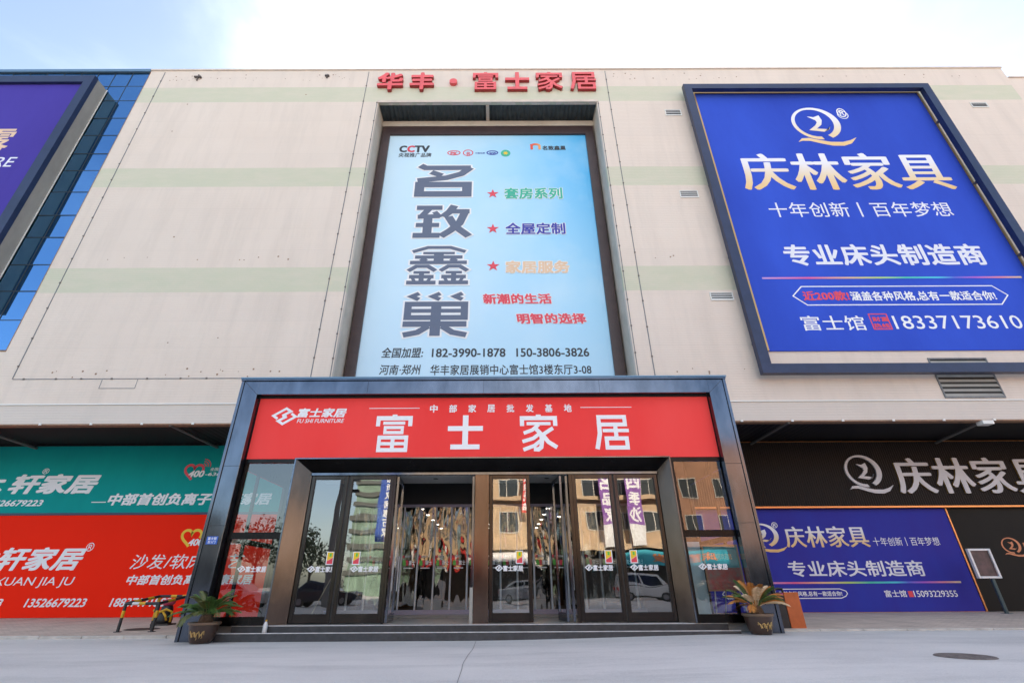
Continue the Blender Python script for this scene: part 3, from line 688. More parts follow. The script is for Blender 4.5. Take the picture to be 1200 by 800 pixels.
# louvred vents
def vent(x0, x1, z0, z1, n, big=False):
    fr = MB(); t = .035 if not big else .05
    fr.box(x0, x1, FY-.035, FY-.003, z0, z0+t).box(x0, x1, FY-.035, FY-.003, z1-t, z1).box(x0, x0+t, FY-.035, FY-.003, z0+t, z1-t).box(x1-t, x1, FY-.035, FY-.003, z0+t, z1-t)
    f = fr.build('vent', 'white_trim' if not big else 'joint_grey', mall)
    MB().box(x0+t, x1-t, FY-.008, FY-.003, z0+t, z1-t).build('vent_back', 'inner_dark', f)
    sl = MB(); h = (z1-z0-2*t)/n
    for i in range(n):
        z = z0+t+h*i; a = .004
        sl.quad((x0+t, FY-.034, z+a), (x1-t, FY-.034, z+a), (x1-t, FY-.010, z+h*.62), (x0+t, FY-.010, z+h*.62))
    sl.build('slat', 'white_trim' if not big else 'panel_grey', f)
vent(8.28, 9.08, 21.76, 22.2, 3); vent(8.06, 8.88, 16.36, 16.78, 3); vent(8.31, 9.22, 11.0, 11.37, 3); vent(23.78, 24.6, 22.3, 22.66, 3); vent(15.76, 17.92, 6.9, 8.46, 8, True)
# access hatch outline, wall brackets and old fixing holes
mb = MB(); mb.stroke([(-14.36, 7.76), (-14.36, 7.42), (-13.08, 7.42), (-13.08, 7.76)], .022, FY-.006); mb.build('access_hatch', 'joint_grey', mall)
for x, z, s in ((-15.75, 24.85, .18), (-9.0, 24.92, .11)):
    MB().box(x-s, x+s, FY-.10, FY-.003, z-.035, z+.035).box(x-.03, x+.03, FY-.06, FY-.003, z-s*1.4, z-.036).box(x-.03, x+.03, FY-.06, FY-.003, z+.036, z+s*1.1).build('wall_bracket', 'clip_metal', mall)
mb = MB()
for i in range(130):
    x = random.choice((random.uniform(-17.2, -7.2), random.uniform(6, 26))); zz = random.choice((7.95, 8.15, 24.75, 25.0, 24.7, 13.1, random.uniform(8, 25))) + random.uniform(-.12, .12)
    s = random.uniform(.014, .034); mb.quad((x-s, FY-.004, zz-s), (x+s, FY-.004, zz-s), (x+s, FY-.004, zz+s), (x-s, FY-.004, zz+s))
o = mb.build('fixing_hole', 'rust_edge', mall); o['kind'] = 'stuff'
# blue glass curtain wall at the left end: separate panes, each set at its own tiny tilt
rows = [8.97, 10.27, 11.6, 12.89, 14.31, 15.53, 16.88, 18.2, 19.3, 20.55, 21.78, 23.09, 24.22, 25.3]
cols = [-18.42-.9*i for i in range(30)]
mul = MB()
mul.box(-60, X0-.02, FY+.12, FY+.2, 8.95, 25.34)
mul.build('glazing_backing', 'inner_dark', mall)
mul = MB()
def pane(xa, xb, za, zb):
    ta, tb, tcx = (random.uniform(-.006, .006) for _ in range(3)); g = .022
    MB().quad((xa+g, FY+.04+ta, za+g), (xb-g, FY+.04+tb, za+g), (xb-g, FY+.04+tb+tcx, zb-g), (xa+g, FY+.04+ta+tcx, zb-g)).build('glass_pane', 'blue_glass', mall)
for c in range(2):
    for r_ in range(len(rows)-1): pane(cols[c+1], cols[c], rows[r_], rows[r_+1])
for c in range(2, 9):
    for r_ in (11, 12): pane(cols[c+1], cols[c], rows[r_], rows[r_+1])
MB().quad((-60, FY+.045, 8.97), (cols[2], FY+.045, 8.97), (cols[2], FY+.045, 23.05), (-60, FY+.045, 23.05)).quad((-60, FY+.045, 23.07), (cols[9], FY+.045, 23.07), (cols[9], FY+.045, 25.3), (-60, FY+.045, 25.3)).build('glass_behind_billboard', 'blue_glass', mall)
for z in rows: mul.box(-60, X0, FY+.03, FY+.055, z-.022, z+.022)
for c in cols[:12]: mul.box(c-.02, c+.02, FY+.028, FY+.056, 8.95, 25.3)
mul.build('mullion', 'mullion', mall)
MB().box(-60, X0, FY-.06, FY+.3, 25.32, 25.52).build('glazing_coping', 'coping_blue', mall)
MB().box(-60, X0, FY-.004, FY+.1, 8.9, 8.965).box(X0-.0, X0+.03, FY-.006, FY+.1, 8.9, 25.3).build('glazing_edge_trim', 'rust_edge', mall)

# ------------------------------------------------------------------ roof lettering
rl = thing('channel_letter_sign', 'row of raised red characters along the parapet above the tall recess', 'sign', (-.6, FY, 23.57))
for ch, a, b in zip('华丰·富士家居', (-6.27, -4.59, -2.55, -1.31, .33, 1.97, 3.7), (-4.94, -3.34, -2.15, -.06, 1.58, 3.26, 5.03)):
    mb = MB()
    if ch == '·':
        prof = [(0.0, 0), (.19, 0)]
        c = Vector((-2.35, 0, 24.3)); k = 20
        mb.prism([(c.x+.2*math.cos(2*math.pi*i/k), c.z+.2*math.sin(2*math.pi*i/k)) for i in range(k)], FY-.16, FY-.01)
        mb.build('channel_letter', 'red_letter', rl); continue
    if ch in DRAWN: draw_char(mb, ch, a, b, 23.62, 24.98, FY-.01, thick=.16)
    else: put_text(mb, ch, a, b, 23.62, 24.98, FY-.17, .032, thick=.16)
    mb.build('channel_letter', ['red_letter', 'red_letter_side'], rl)

# ------------------------------------------------------------------ tall recessed poster
tp = thing('tall_poster', 'tall sky blue advertising poster with large grey characters in the central recess', 'billboard', (-.58, 17.2, 7.0))
FX0, FX1, FZ1 = -6.03, 4.88, 22.38
MB().box(FX0, -5.62, 17.05, 17.33, 6.6, FZ1).box(4.46, FX1, 17.05, 17.33, 6.6, FZ1).box(-5.62, 4.46, 17.05, 17.33, 21.80, FZ1).build('frame', 'frame_brown', tp)
MB().box(-5.62, 4.46, 17.15, 17.32, 6.6, 21.80).build('printed_panel', 'print_sky', tp)
lettering(tp, TEXTS['poster'], 17.142)
for cx, cz in ((-.31, 17.77), (-.30, 15.63), (-.28, 13.54)):
    k = 10; poly = [(cx+(.29 if i % 2 == 0 else .115)*math.sin(math.pi*i/5), cz+(.29 if i % 2 == 0 else .115)*math.cos(math.pi*i/5)) for i in range(k)]
    MB().prism(poly, 17.136, 17.149).build('star', 'ink_red', tp)
def ell(cx, cz, rx, rz, n=28): return [(cx+rx*math.cos(2*math.pi*i/n), cz+rz*math.sin(2*math.pi*i/n)) for i in range(n)]
MB().stroke(ell(-2.28, 20.54, .31, .15), .05, 17.143, True).build('emblem', 'ink_red', tp)
MB().stroke(ell(-1.565, 20.54, .24, .2), .05, 17.143, True).build('emblem', 'ink_red', tp)
MB().stroke(ell(-.34, 20.54, .27, .13), .06, 17.143, True).build('emblem', 'ink_navy', tp)
MB().prism(ell(.33, 20.5, .24, .235), 17.140, 17.149).build('emblem', 'ink_green', tp)
MB().prism([(.33+(.15 if i % 2 else .07)*math.cos(math.pi*i/8), 20.5+(.15 if i % 2 else .07)*math.sin(math.pi*i/8)) for i in range(16)], 17.134, 17.139).build('emblem', 'ink_yellow', tp)
mb = MB(); arch = [(1.66, 20.76), (1.66, 21.02)]+[(1.86-.2*math.cos(t*math.pi/10), 21.02+.12*math.sin(t*math.pi/10)) for t in range(1, 10)]+[(2.06, 21.02), (2.06, 20.76)]
mb.stroke(arch, .13, 17.143); mb.stroke([(1.62, 21.14), (1.66, 20.95)], .09, 17.1432); mb.build('emblem', 'ink_flame', tp)

# ------------------------------------------------------------------ swan-Q emblem used by the bed maker
def q_logo(x0, x1, z0, z1, y, m, parent, thick=0):
    W, H = x1-x0, z1-z0; P = lambda u, v: (x0+u*W, z0+v*H)
    mb = MB(); n = 44; cx, cz = .44, .58
    outer = []; inner = []
    for i in range(n+1):
        t = R(-64)+R(338)*i/n
        outer.append(P(cx+.40*math.cos(t), cz+.42*math.sin(t))); inner.append(P(cx-.025+.315*math.cos(t), cz+.01+.355*math.sin(t)))
    quads = [(outer[i], outer[i+1], inner[i+1], inner[i]) for i in range(n)]
    tail_top = [(.02, .10), (.10, .19), (.22, .20), (.38, .145), (.55, .10), (.74, .095), (.88, .14), (1.0, .21)]
    tail_bot = [(.02, .10), (.10, .13), (.22, .125), (.38, .06), (.55, .005), (.74, .0), (.88, .06), (1.0, .21)]
    for i in range(7): quads.append((P(*tail_top[i]), P(*tail_top[i+1]), P(*tail_bot[i+1]), P(*tail_bot[i])))
    s_a = [(.34, .76), (.44, .74), (.54, .79), (.56, .66), (.52, .54), (.42, .44)]; s_b = [(.34, .755), (.42, .68), (.45, .66), (.46, .60), (.41, .52), (.28, .40)]
    for i in range(5): quads.append((P(*s_a[i]), P(*s_a[i+1]), P(*s_b[i+1]), P(*s_b[i])))
    quads.append((P(.28, .40), P(.42, .44), P(.62, .42), P(.52, .355))); quads.append((P(.62, .42), P(.655, .50), P(.60, .40), P(.52, .355)))
    for q in quads:
        if thick: mb.prism(list(q), y-thick, y)
        else: mb.quad(*[(a, y, b) for a, b in q])
    return mb.build('emblem', m, parent)
# ------------------------------------------------------------------ blue billboard, right
bb = thing('framed_billboard', 'huge royal blue billboard with gold and white characters in a navy frame', 'billboard', (15.3, 15.6, 7.6))
bx0, bx1, bz0, bz1 = 9.28, 21.64, 7.69, 23.5; t = .38
fr = MB().box(bx0, bx0+t, 15.5, 15.72, bz0, bz1).box(bx1-t, bx1, 15.5, 15.72, bz0, bz1).box(bx0+t, bx1-t, 15.5, 15.72, bz0, bz0+t-.02).box(bx0+t, bx1-t, 15.5, 15.72, bz1-t+.04, bz1)
fr.build('frame', 'frame_navy', bb)
mb = MB()
for x in (bx0+.15, bx1-.3): 
    for z in (9, 13, 17, 21): mb.box(x, x+.1, 15.73, 15.995, z, z+.1)
mb.build('frame_bracket', 'clip_metal', bb)
MB().box(9.98, 21.34, 15.945, 15.992, 8.76, 23.35).build('printed_panel', 'print_blue', bb)
mb = MB().box(9.90, 9.975, 15.90, 15.99, 8.76, 23.43).box(21.345, 21.42, 15.90, 15.99, 8.76, 23.43).box(9.975, 21.345, 15.90, 15.99, 23.355, 23.43); mb.build('panel_edging', 'letter_gold', bb)
lettering(bb, TEXTS['blue'], 15.941)
q_logo(14.22, 17.15, 19.55, 22.26, 15.941, 'ink_gold_logo', bb)
MB().stroke(ell(17.02, 21.72, .25, .27), .04, 15.9405, True).build('emblem_ring', 'ink_white', bb)
MB().box(10.55, 21.0, 15.938, 15.943, 11.97, 12.05).build('rainbow_line', 'rainbow', bb)
MB().stroke([(11.55, 11.16), (12.0, 11.6), (19.6, 11.6), (20.03, 11.16), (19.6, 10.74), (12.0, 10.74)], .045, 15.941, True).build('outline_box', 'ink_white', bb)
MB().stroke([(14.22, 9.66), (14.9, 9.66), (14.9, 10.32), (14.22, 10.32)], .045, 15.941, True).build('stamp_outline', 'ink_red', bb)

# ------------------------------------------------------------------ violet billboard on the glass, far left
lb = thing('boxed_billboard', 'violet billboard in a deep grey box frame fixed over the blue glass at left', 'billboard', (-26, 15.6, 11))
gx1 = -20.18; gz0, gz1 = 11.0, 23.85
MB().box(-40, gx1, 15.42, 15.98, gz0, gz1).build('box_casing', 'panel_grey', lb)
MB().box(gx1-.42, gx1+.012, 15.2, 15.417, gz0, gz1+.03).box(-40, gx1-.42, 15.2, 15.417, gz1-.45, gz1+.03).box(-40, gx1-.42, 15.2, 15.417, gz0, gz0+.42).build('frame', 'frame_navy', lb)
MB().box(-40, gx1-.50, 15.35, 15.416, gz0+.42, gz1-.452).build('printed_panel', 'print_violet', lb)
MB().box(gx1-.495, gx1-.43, 15.30, 15.416, gz0+.42, gz1-.452).build('panel_edging', 'white_trim', lb)
MB().box(gx1+.001, gx1+.06, 15.985, 16.0, gz0, gz1).build('junction_trim', 'white_trim', lb)
lettering(lb, [('名露', -26.0, -22.42, 18.55, 20.25, 'ink_peach', .014, .1, None), ('FURNITURE', -26.2, -21.62, 17.72, 18.32, 'ink_pale', .006, .15, None)], 15.346)

# ------------------------------------------------------------------ entrance portal
PY = 12.15; FLOOR = .29
pt = thing('entrance_portal', 'projecting dark metal entrance portal with glass doors in front of the mall', 'entrance', (-.45, 14, 0))
OX0, OX1, IX0, IX1, OZ, IZ = -7.05, 6.16, -6.57, 5.67, 6.16, 5.68
def ring(mb, y0, y1, ox0, ox1, oz, ix0, ix1, iz, z0=0.0):
    mb.box(ox0, ix0, y0, y1, z0, oz).box(ix1, ox1, y0, y1, z0, oz).box(ix0, ix1, y0, y1, iz, oz)
mb = MB(); ring(mb, PY, 12.42, OX0+.075, OX1-.075, OZ-.10, IX0, IX1, IZ); mb.build('portal_frame', 'portal_metal', pt, bevel=.008)
mb = MB(); mb.box(OX0, OX0+.07, PY-.03, 12.5, 0, OZ-.10).box(OX1-.07, OX1, PY-.03, 12.5, .05, OZ-.10).box(OX0-.015, OX1+.015, PY-.045, 12.5, OZ-.095, OZ-.05); mb.build('edge_trim', 'portal_metal', pt, bevel=.006)
MB().box(OX0-.03, OX1+.03, PY-.06, 15.97, OZ-.045, OZ).build('roof_flashing', 'coping_blue', pt)
# thin shadow joints of the sheet metal cladding
mb = MB()
for z in (2.36, 3.77):
    mb.box(OX0+.076, IX0, PY-.004, PY+.001, z-.004, z+.004); mb.box(IX1, OX1-.076, PY-.004, PY+.001, z-.004, z+.004)
for x in (-3.6, -.45, 2.7): mb.box(x-.003, x+.003, PY-.003, PY+.001, IZ, OZ-.1)
mb.stroke([(OX0+.08, OZ-.105), (IX0, IZ)], .008, PY-.004); mb.stroke([(OX1-.08, OZ-.105), (IX1, IZ)], .008, PY-.004)
mb.build('cladding_joint', 'gasket', pt)
# body behind: side walls (dark posts, glass), roof deck, lobby shell
MB().box(OX0+.05, OX1-.05, 12.43, 15.96, OZ-.2, OZ-.05).build('roof_deck', 'portal_dark', pt)
mb = MB()
for xs_ in (OX0+.05, OX1-.12):
    mb.box(xs_, xs_+.07, 12.5, 12.62, .02, OZ-.2); mb.box(xs_, xs_+.07, 13.98, 14.06, .3, OZ-.2); mb.box(xs_, xs_+.07, 15.82, 15.96, .02, OZ-.2)
    for z in (.06, 2.08, 3.9): mb.box(xs_+.002, xs_+.068, 12.62, 15.82, z, z+.14)
    mb.box(xs_+.005, xs_+.065, 12.62, 15.82, 4.04, OZ-.2)
mb.build('side_frame', 'portal_dark', pt)
for xs_ in (OX0+.085, OX1-.085):
    MB().quad((xs_, 12.62, .2), (xs_, 15.82, .2), (xs_, 15.82, 3.9), (xs_, 12.62, 3.9)).build('side_glass', 'side_glass', pt)
mb = MB().box(-7.0, 6.1, 15.97, 16.1, .3, 6.0); 
mb = MB()
mb.box(-7.08, -6.98, 16.0, 19.3, 0, 6.3).box(6.1, 6.2, 16.0, 19.3, 0, 6.3)
mb.box(-6.98, -4.9, 16.05, 16.15, .3, 6.1).box(4.1, 6.1, 16.05, 16.15, .3, 6.1)     # back of the side bays
mb.box(-5.02, -4.92, 12.75, 16.04, .3, 5.9).box(4.14, 4.24, 12.75, 16.04, .3, 5.9)   # lobby cheeks
mb.box(-4.92, 4.14, 15.36, 15.46, 3.30, 5.9).box(-4.92, 4.14, 13.9, 13.95, 3.66, 5.9)
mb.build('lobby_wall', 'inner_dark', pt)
MB().box(-4.915, 4.135, 12.74, 13.895, 3.645, 3.72).build('lobby_ceiling', 'lobby_ceiling', pt)
mb = MB()
for x in (-1.75, 1.25): mb.lathe((x, 13.2, 3.64), [(.0, 0), (.055, 0), (.06, -.008), (.07, -.008)], 16)
mb.build('ceiling_sensor', 'black_plastic', pt)
MB().box(-6.9, 6.0, 12.46, 19.2, .02, FLOOR).build('lobby_floor', 'lobby_floor', pt)
# fascia bay and bays below
mb = MB().box(IX0, IX1, 12.36, 12.7, 3.98, IZ-.001); mb.build('fascia_backing', 'portal_dark', pt)
MB().box(IX0, IX1, 12.335, 12.36, IZ-.05, IZ-.001).build('fascia_shadow_gap', 'gasket', pt)
for a, b in ((IX0+.02, -5.25), (4.33, IX1-.02)): MB().box(a, b, 12.34, 12.42, 3.885, 3.978).build('bay_head', 'portal_dark', pt)
# splayed doorway surround (jambs and header slope back to the doors)
jl0, jl1, jr0, jr1 = -5.245, -4.90, 4.335, 4.07; hz0, hz1 = 3.975, 3.685; y0, y1 = 12.33, 12.66
for u0, u1 in ((jl0, jl1), (jr0, jr1)): MB().quad((u0, y0, FLOOR), (u1, y1, FLOOR), (u1, y1, hz1), (u0, y0, hz0)).build('door_jamb', 'bronze', pt)
MB().quad((jl0, y0, hz0), (jr0, y0, hz0), (jr1, y1, hz1), (jl1, y1, hz1)).build('door_header', 'portal_dark', pt)
mb = MB().box(jl0-.035, jl0-.001, y0-.012, y1+.1, FLOOR, hz0+.03).box(jr0+.001, jr0+.035, y0-.012, y1+.1, FLOOR, hz0+.03).box(jl0, jr0, y0-.012, y0+.02, hz0+.002, hz0+.03)
mb.build('surround_trim', 'portal_metal', pt)
MB().box(jl1, jr1, 12.62, 12.74, hz1-.06, hz1-.002).build('door_head_rail', 'portal_metal', pt)
# S shaped lozenge mark of the furniture hall
def lozenge(mb, x, z, s, y, wd=.17):
    P = lambda a: [(x+(u-.5)*s*1.25, z+(v-.5)*s) for u, v in a]
    wv = wd*s
    hook = [(.22, .36), (.02, .53), (.52, .93), (.74, .76), (.46, .57), (.58, .47)]
    mb.stroke(P(hook), wv*.82, y); mb.stroke(P([(1-u, 1-v) for u, v in hook]), wv*.82, y-.0008)
# side bays: transom, bottom rail, glass
for a, b in ((IX0+.03, -5.285), (4.375, IX1-.03)):
    MB().box(a, b, 12.34, 12.43, 2.075, 2.225).box(a, b, 12.34, 12.43, FLOOR, .46).box(a, a+.06, 12.342, 12.428, .46, 2.075).box(a, a+.06, 12.342, 12.428, 2.225, 3.885).build('bay_frame', 'portal_dark', pt)
    for z0, z1 in ((.46, 2.075), (2.225, 3.885)): MB().quad((a+.06, 12.39, z0), (b, 12.39, z0), (b, 12.39, z1), (a+.06, 12.39, z1)).build('bay_glass', 'side_glass', pt)
    cx = -5.82 if a < 0 else 4.98; mb = MB(); lozenge(mb, cx-.25, 1.43, .14, 12.384, .2); put_text(mb, '富士家居', cx-.15, cx+.33, 1.36, 1.49, 12.384, .03); mb.build('logo_sticker', 'vinyl_white', pt)
# steps
st = MB().box(-6.2, 5.2, 12.08, 12.39, -.1, .165).box(-6.2, 5.2, 12.36, 12.5, .1655, .288)
st = MB().box(-6.2, 5.2, 12.085, 12.37, -.1, .150).box(-6.0, 5.06, 12.372, 12.47, -.1, .272)
st.build('step', 'step_stone', pt, bevel=.01)
mb = MB().box(-6.2, 5.2, 12.080, 12.12, .151, .166).box(-6.0, 5.06, 12.366, 12.40, .273, .288); mb.build('step_nosing', 'nosing', pt)
# door leaves
def leaf(x0, x1, sticker=True, logo_x=None):
    y = 12.70; z0, z1 = .305, 3.622; s = .085
    mb = MB().box(x0, x0+s, y-.028, y+.028, z0, z1).box(x1-s, x1, y-.028, y+.028, z0, z1).box(x0+s, x1-s, y-.026, y+.026, z1-.10, z1).box(x0+s, x1-s, y-.026, y+.026, z0, z0+.19)
    d = mb.build('door', 'bronze_door', pt, bevel=.006)
    MB().quad((x0+s, y, z0+.19), (x1-s, y, z0+.19), (x1-s, y, z1-.10), (x0+s, y, z1-.10)).build('glass', 'door_glass', d)
    mb = MB().box(x0+s, x0+s+.012, y-.024, y-.004, z0+.19, z1-.1).box(x1-s-.012, x1-s, y-.024, y-.004, z0+.19, z1-.1); mb.build('gasket', 'gasket', d)
    lx = logo_x if logo_x is not None else (x0+x1)/2
    mb = MB(); lozenge(mb, lx-.25, 1.43, .14, y-.006, .2); put_text(mb, '富士家居', lx-.15, lx+.33, 1.36, 1.49, y-.006, .03); mb.build('logo_sticker', 'vinyl_white', d)
    if sticker is not None:
        mb = MB(); mb.quad((sticker, y-.005, 1.52), (sticker+.18, y-.005, 1.52), (sticker+.18, y-.005, 1.81), (sticker, y-.005, 1.81))
        a, b, c = sticker+.02, sticker+.16, y-.0065
        mb.m = 1; mb.quad((a, c, 1.54), (b, c, 1.54), (b, c, 1.68), (a, c, 1.60)); mb.m = 2; mb.quad((a, c, 1.605), (b, c, 1.685), (b, c, 1.795), (a, c, 1.795)); mb.m = 3; mb.box(a+.05, b-.04, c-.002, c-.001, 1.70, 1.775)
        mb.build('safety_sticker', ['vinyl_white', 'ink_red', 'ink_yellow', 'ink_lime'], d)
    return d
leaf(-4.885, -3.945, -4.225, -4.3); leaf(-3.905, -2.76, -3.59, -3.27); leaf(-.29, .745, .36, .20); leaf(1.845, 2.89, 2.52, 2.36); leaf(2.925, 4.055, 3.13, 3.45)
# fixed posts between the leaves
mb = MB().box(-.65, -.30, 12.64, 12.78, FLOOR, hz1-.062); mb.build('door_post', 'bronze', pt)
for a, b in ((-3.943, -3.907), (2.892, 2.923)): MB().box(a, b, 12.68, 12.72, FLOOR, 3.62).build('meeting_stile', 'gasket', pt)
for a, b in ((1.76, 1.842), (-2.757, -2.70)): MB().box(a, b, 12.66, 12.74, FLOOR, 3.62).build('door_post', 'bronze_door', pt)
# open leaves swung inwards
def open_leaf(x, ang, w_):
    root = Matrix.Translation((x, 12.74, 0)) @ Matrix.Rotation(ang, 4, 'Z')
    def B(*a):
        m_ = MB().box(*a); m_.v = [tuple(root @ Vector(q)) for q in m_.v]; return m_
    z0, z1 = .305, 3.62; s = .075; mb = MB()
    for a in ((0, s, -.026, .026, z0, z1), (w_-s, w_, -.026, .026, z0, z1), (s, w_-s, -.024, .024, z1-.09, z1), (s, w_-s, -.024, .024, z0, z0+.17)):
        q = B(*a); n = len(mb.v); mb.v += q.v; mb.f += [tuple(n+i for i in f) for f in q.f]; mb.mi += q.mi
    d = mb.build('door', 'portal_metal', pt)
    MB().quad(*[tuple(root @ Vector(p)) for p in ((s, 0, z0+.17), (w_-s, 0, z0+.17), (w_-s, 0, z1-.09), (s, 0, z1-.09))]).build('glass', 'door_glass', d)
    h = MB().tube([tuple(root @ Vector(p)) for p in ((w_-.14, -.06, .95), (w_-.14, -.06, 1.75))], .016, 8); h.build('handle', 'curtain_bar', d)
open_leaf(-2.66, R(93), 1.02); open_leaf(-.70, R(89), 1.0); open_leaf(1.70, R(84), 1.02); open_leaf(1.55, R(97), .9)
MB().box(-.735, -.66, 12.62, 12.70, FLOOR+.002, 1.02).build('pivot_guard', 'panel_grey', pt)
# number plate on the left column
mb = MB(); mb.m = 0; mb.box(-6.92, -6.66, PY-.012, PY-.004, 1.95, 2.12); mb.m = 1; put_text(mb, '富士馆', -6.89, -6.69, 2.045, 2.105, PY-.0135, .02); put_text(mb, '东1门', -6.88, -6.70, 1.965, 2.03, PY-.0135, .02)
mb.build('number_plate', ['ink_blue', 'vinyl_white'], pt)

# ------------------------------------------------------------------ red fascia sign
fs = thing('fascia_signboard', 'red fascia signboard with four large white characters, set inside the portal frame', 'sign', (-.45, 12.35, 3.98))
MB().box(IX0+.03, IX1-.02, 12.342, 12.358, 3.985, IZ-.052).build('board', 'print_fascia', fs)
lettering(fs, TEXTS['fascia'], 12.3385)
mb = MB(); lozenge(mb, -5.79, 5.13, .50, 12.339, .16); mb.build('emblem', 'vinyl_white', fs)
MB().box(-3.54, -2.18, 12.336, 12.341, 5.328, 5.345).box(2.17, 3.55, 12.336, 12.341, 5.328, 5.345).build('rule', 'vinyl_white', fs)

# ------------------------------------------------------------------ inner soft door curtains
DY = 15.4
dc = thing('door_curtain', 'row of clear plastic curtain panels between steel bars inside the open doors', 'door curtain', (-.4, DY, .36))
MB().box(-4.9, 4.12, DY-.35, 16.9, FLOOR+.001, .355).build('threshold', 'lobby_floor', dc)
MB().box(-4.85, 4.1, DY-.06, DY+.06, .357, .47).build('base_rail', 'curtain_rail', dc)
MB().box(-4.85, 4.1, DY-.04, DY+.04, 3.22, 3.298).build('head_rail', 'curtain_rail', dc)
x = -4.88; i = 0
while x < 3.95:
    b = MB().tube([(x, DY, .47), (x, DY, 3.22)], .028, 8); b.build('curtain_bar', 'curtain_bar', dc)
    xa, xb = x+.027, min(x+.487, 4.08)-.027; mb = MB(); nx, nz = 14, 40; g = []
    for r_ in range(nz+1):
        for c in range(nx+1):
            u = c/nx; X = xa+(xb-xa)*u; Z = .47+2.75*r_/nz; e = math.sin(math.pi*u)
            amp = .008+.026*(r_/nz)**1.5
            Y = DY+e*amp*(noise.noise(Vector((X*3.1, Z*1.1, i*7.3)))+.6*noise.noise(Vector((X*9, Z*2.2, i*3.1))))
            g.append((X, Y, Z))
    mb.v = g
    for r_ in range(nz):
        for c in range(nx): a = r_*(nx+1)+c; mb.f.append((a, a+1, a+nx+2, a+nx+1)); mb.mi.append(0)
    p = mb.build('curtain_panel', 'pvc', dc, smooth=True)
    mb = MB(); cx = (xa+xb)/2; y = DY-.035
    mb.m = 0; mb.quad((cx-.17, y, 1.60), (cx-.08, y, 1.60), (cx-.10, y, 1.74), (cx-.18, y, 1.74)); mb.m = 1; mb.quad((cx-.075, y, 1.60), (cx-.01, y, 1.60), (cx-.02, y, 1.74), (cx-.095, y, 1.74))
    mb.m = 2; put_text(mb, '富士', cx+.0, cx+.19, 1.61, 1.735, y, .03); mb.quad((cx-.14, y, 1.52), (cx+.13, y, 1.52), (cx+.13, y, 1.545), (cx-.14, y, 1.545)); put_text(mb, '推拉门', cx-.12, cx+.06, 1.81, 1.865, y, .02); mb.m = 1; mb.quad((cx-.19, y, 1.80), (cx-.14, y, 1.80), (cx-.14, y, 1.87), (cx-.19, y, 1.87))
    mb.build('sticker', ['ink_lime', 'ink_red', 'vinyl_white'], p)
    x += .487; i += 1
# dim hall behind the curtains
hall = thing('furniture_hall', 'dim furniture hall seen through the plastic curtains', 'interior', (-.4, 26, FLOOR))
MB().box(-6.9, 6, 17.0, 40, .0, FLOOR-.002).build('hall_floor', 'lobby_floor', hall)
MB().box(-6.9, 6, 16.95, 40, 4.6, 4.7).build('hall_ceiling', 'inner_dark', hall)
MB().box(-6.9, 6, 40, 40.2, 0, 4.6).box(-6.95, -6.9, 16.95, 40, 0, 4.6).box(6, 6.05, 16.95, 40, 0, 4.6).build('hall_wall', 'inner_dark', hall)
for x in (-5.6, -2.6, 2.2): MB().box(x, x+1.7, 24, 24.4, FLOOR, 2.6).build('partition', 'wood_warm', hall)
for c in range(3):
    for k in range(8):
        MB().lathe((-4+3.2*c, 19+2.2*k, 4.59), [(0, 0), (.09, 0), (.1, .01)], 12).build('downlight', 'lamp_glow', hall)

# ------------------------------------------------------------------ left shop signs
gs = thing('shop_signboard', 'teal shop signboard with slanted white characters and a red heart, under the left soffit', 'sign', (-14, 19.2, 3.6))
MB().box(-40, -7.15, 19.175, 19.205, 3.63, 6.19).build('board', 'print_teal', gs)
MB().box(-40, -7.15, 19.15, 19.205, 3.545, 3.628).build('bottom_trim', 'frame_navy', gs)
lettering(gs, TEXTS['green'], 19.171)
def heart(mb, x, z, s, y, wd):
    pts = []
    for i in range(30):
        t = -2.75+4.6*i/29
        pts.append((x+s*.062*16*math.sin(t)**3*.5, z+s*.5*(13*math.cos(t)-5*math.cos(2*t)-2*math.cos(3*t)-math.cos(4*t))/17))
    mb.stroke(pts, wd, y)
mb = MB(); heart(mb, -12.12, 5.16, .72, 19.170, .095)
for r_ in (.10, .19, .28): mb.stroke([(-11.80+r_*math.cos(t), 5.36+r_*math.sin(t)) for t in (R(-5+12*k) for k in range(9))], .035, 19.170)
mb.build('heart_mark', 'ink_red', gs)
MB().box(-15.72, -15.17, 19.168, 19.174, 4.0, 4.03).build('rule', 'vinyl_white', gs)
rs = thing('shop_banner', 'bright red sofa shop banner with white slanted characters covering the lower left wall', 'banner', (-14, 19.2, .17))
MB().box(-40, -7.15, 19.175, 19.205, .17, 3.54).build('board', 'print_red', rs)
lettering(rs, TEXTS['red'], 19.171)
mb = MB(); heart(mb, -11.52, 2.74, .72, 19.170, .095); mb.build('heart_mark', 'ink_yellow', rs)

# ------------------------------------------------------------------ right shop signs
ks = thing('shop_signboard', 'dark brown ribbed signboard with raised silver characters under the right soffit', 'sign', (14, 19.1, 3.65))
mb = MB(); k = 330
for i in range(k):
    a = 6.21+.09*i; mb.quad((a, 19.04, 3.70), (a+.06, 19.015, 3.70), (a+.06, 19.015, 6.16), (a, 19.04, 6.16)).quad((a+.06, 19.015, 3.70), (a+.09, 19.04, 3.70), (a+.09, 19.04, 6.16), (a+.06, 19.015, 6.16))
mb.box(6.21, 35.9, 19.05, 19.2, 3.70, 6.16)
mb.build('board', 'fluted', ks)
MB().box(6.21, 35.9, 18.96, 19.2, 3.635, 3.695).box(6.21, 35.9, 18.99, 19.2, 6.165, 6.195).build('copper_trim', 'copper_trim', ks)
lettering(ks, TEXTS['black'], 19.01, thick=.07, name='raised_letter')
q_logo(13.40, 15.16, 4.15, 5.62, 19.005, 'letter_silver', ks, thick=.06)
vs_ = thing('shop_banner', 'violet blue bed maker banner with gold and white characters beside the entrance', 'banner', (12, 19.2, .2))
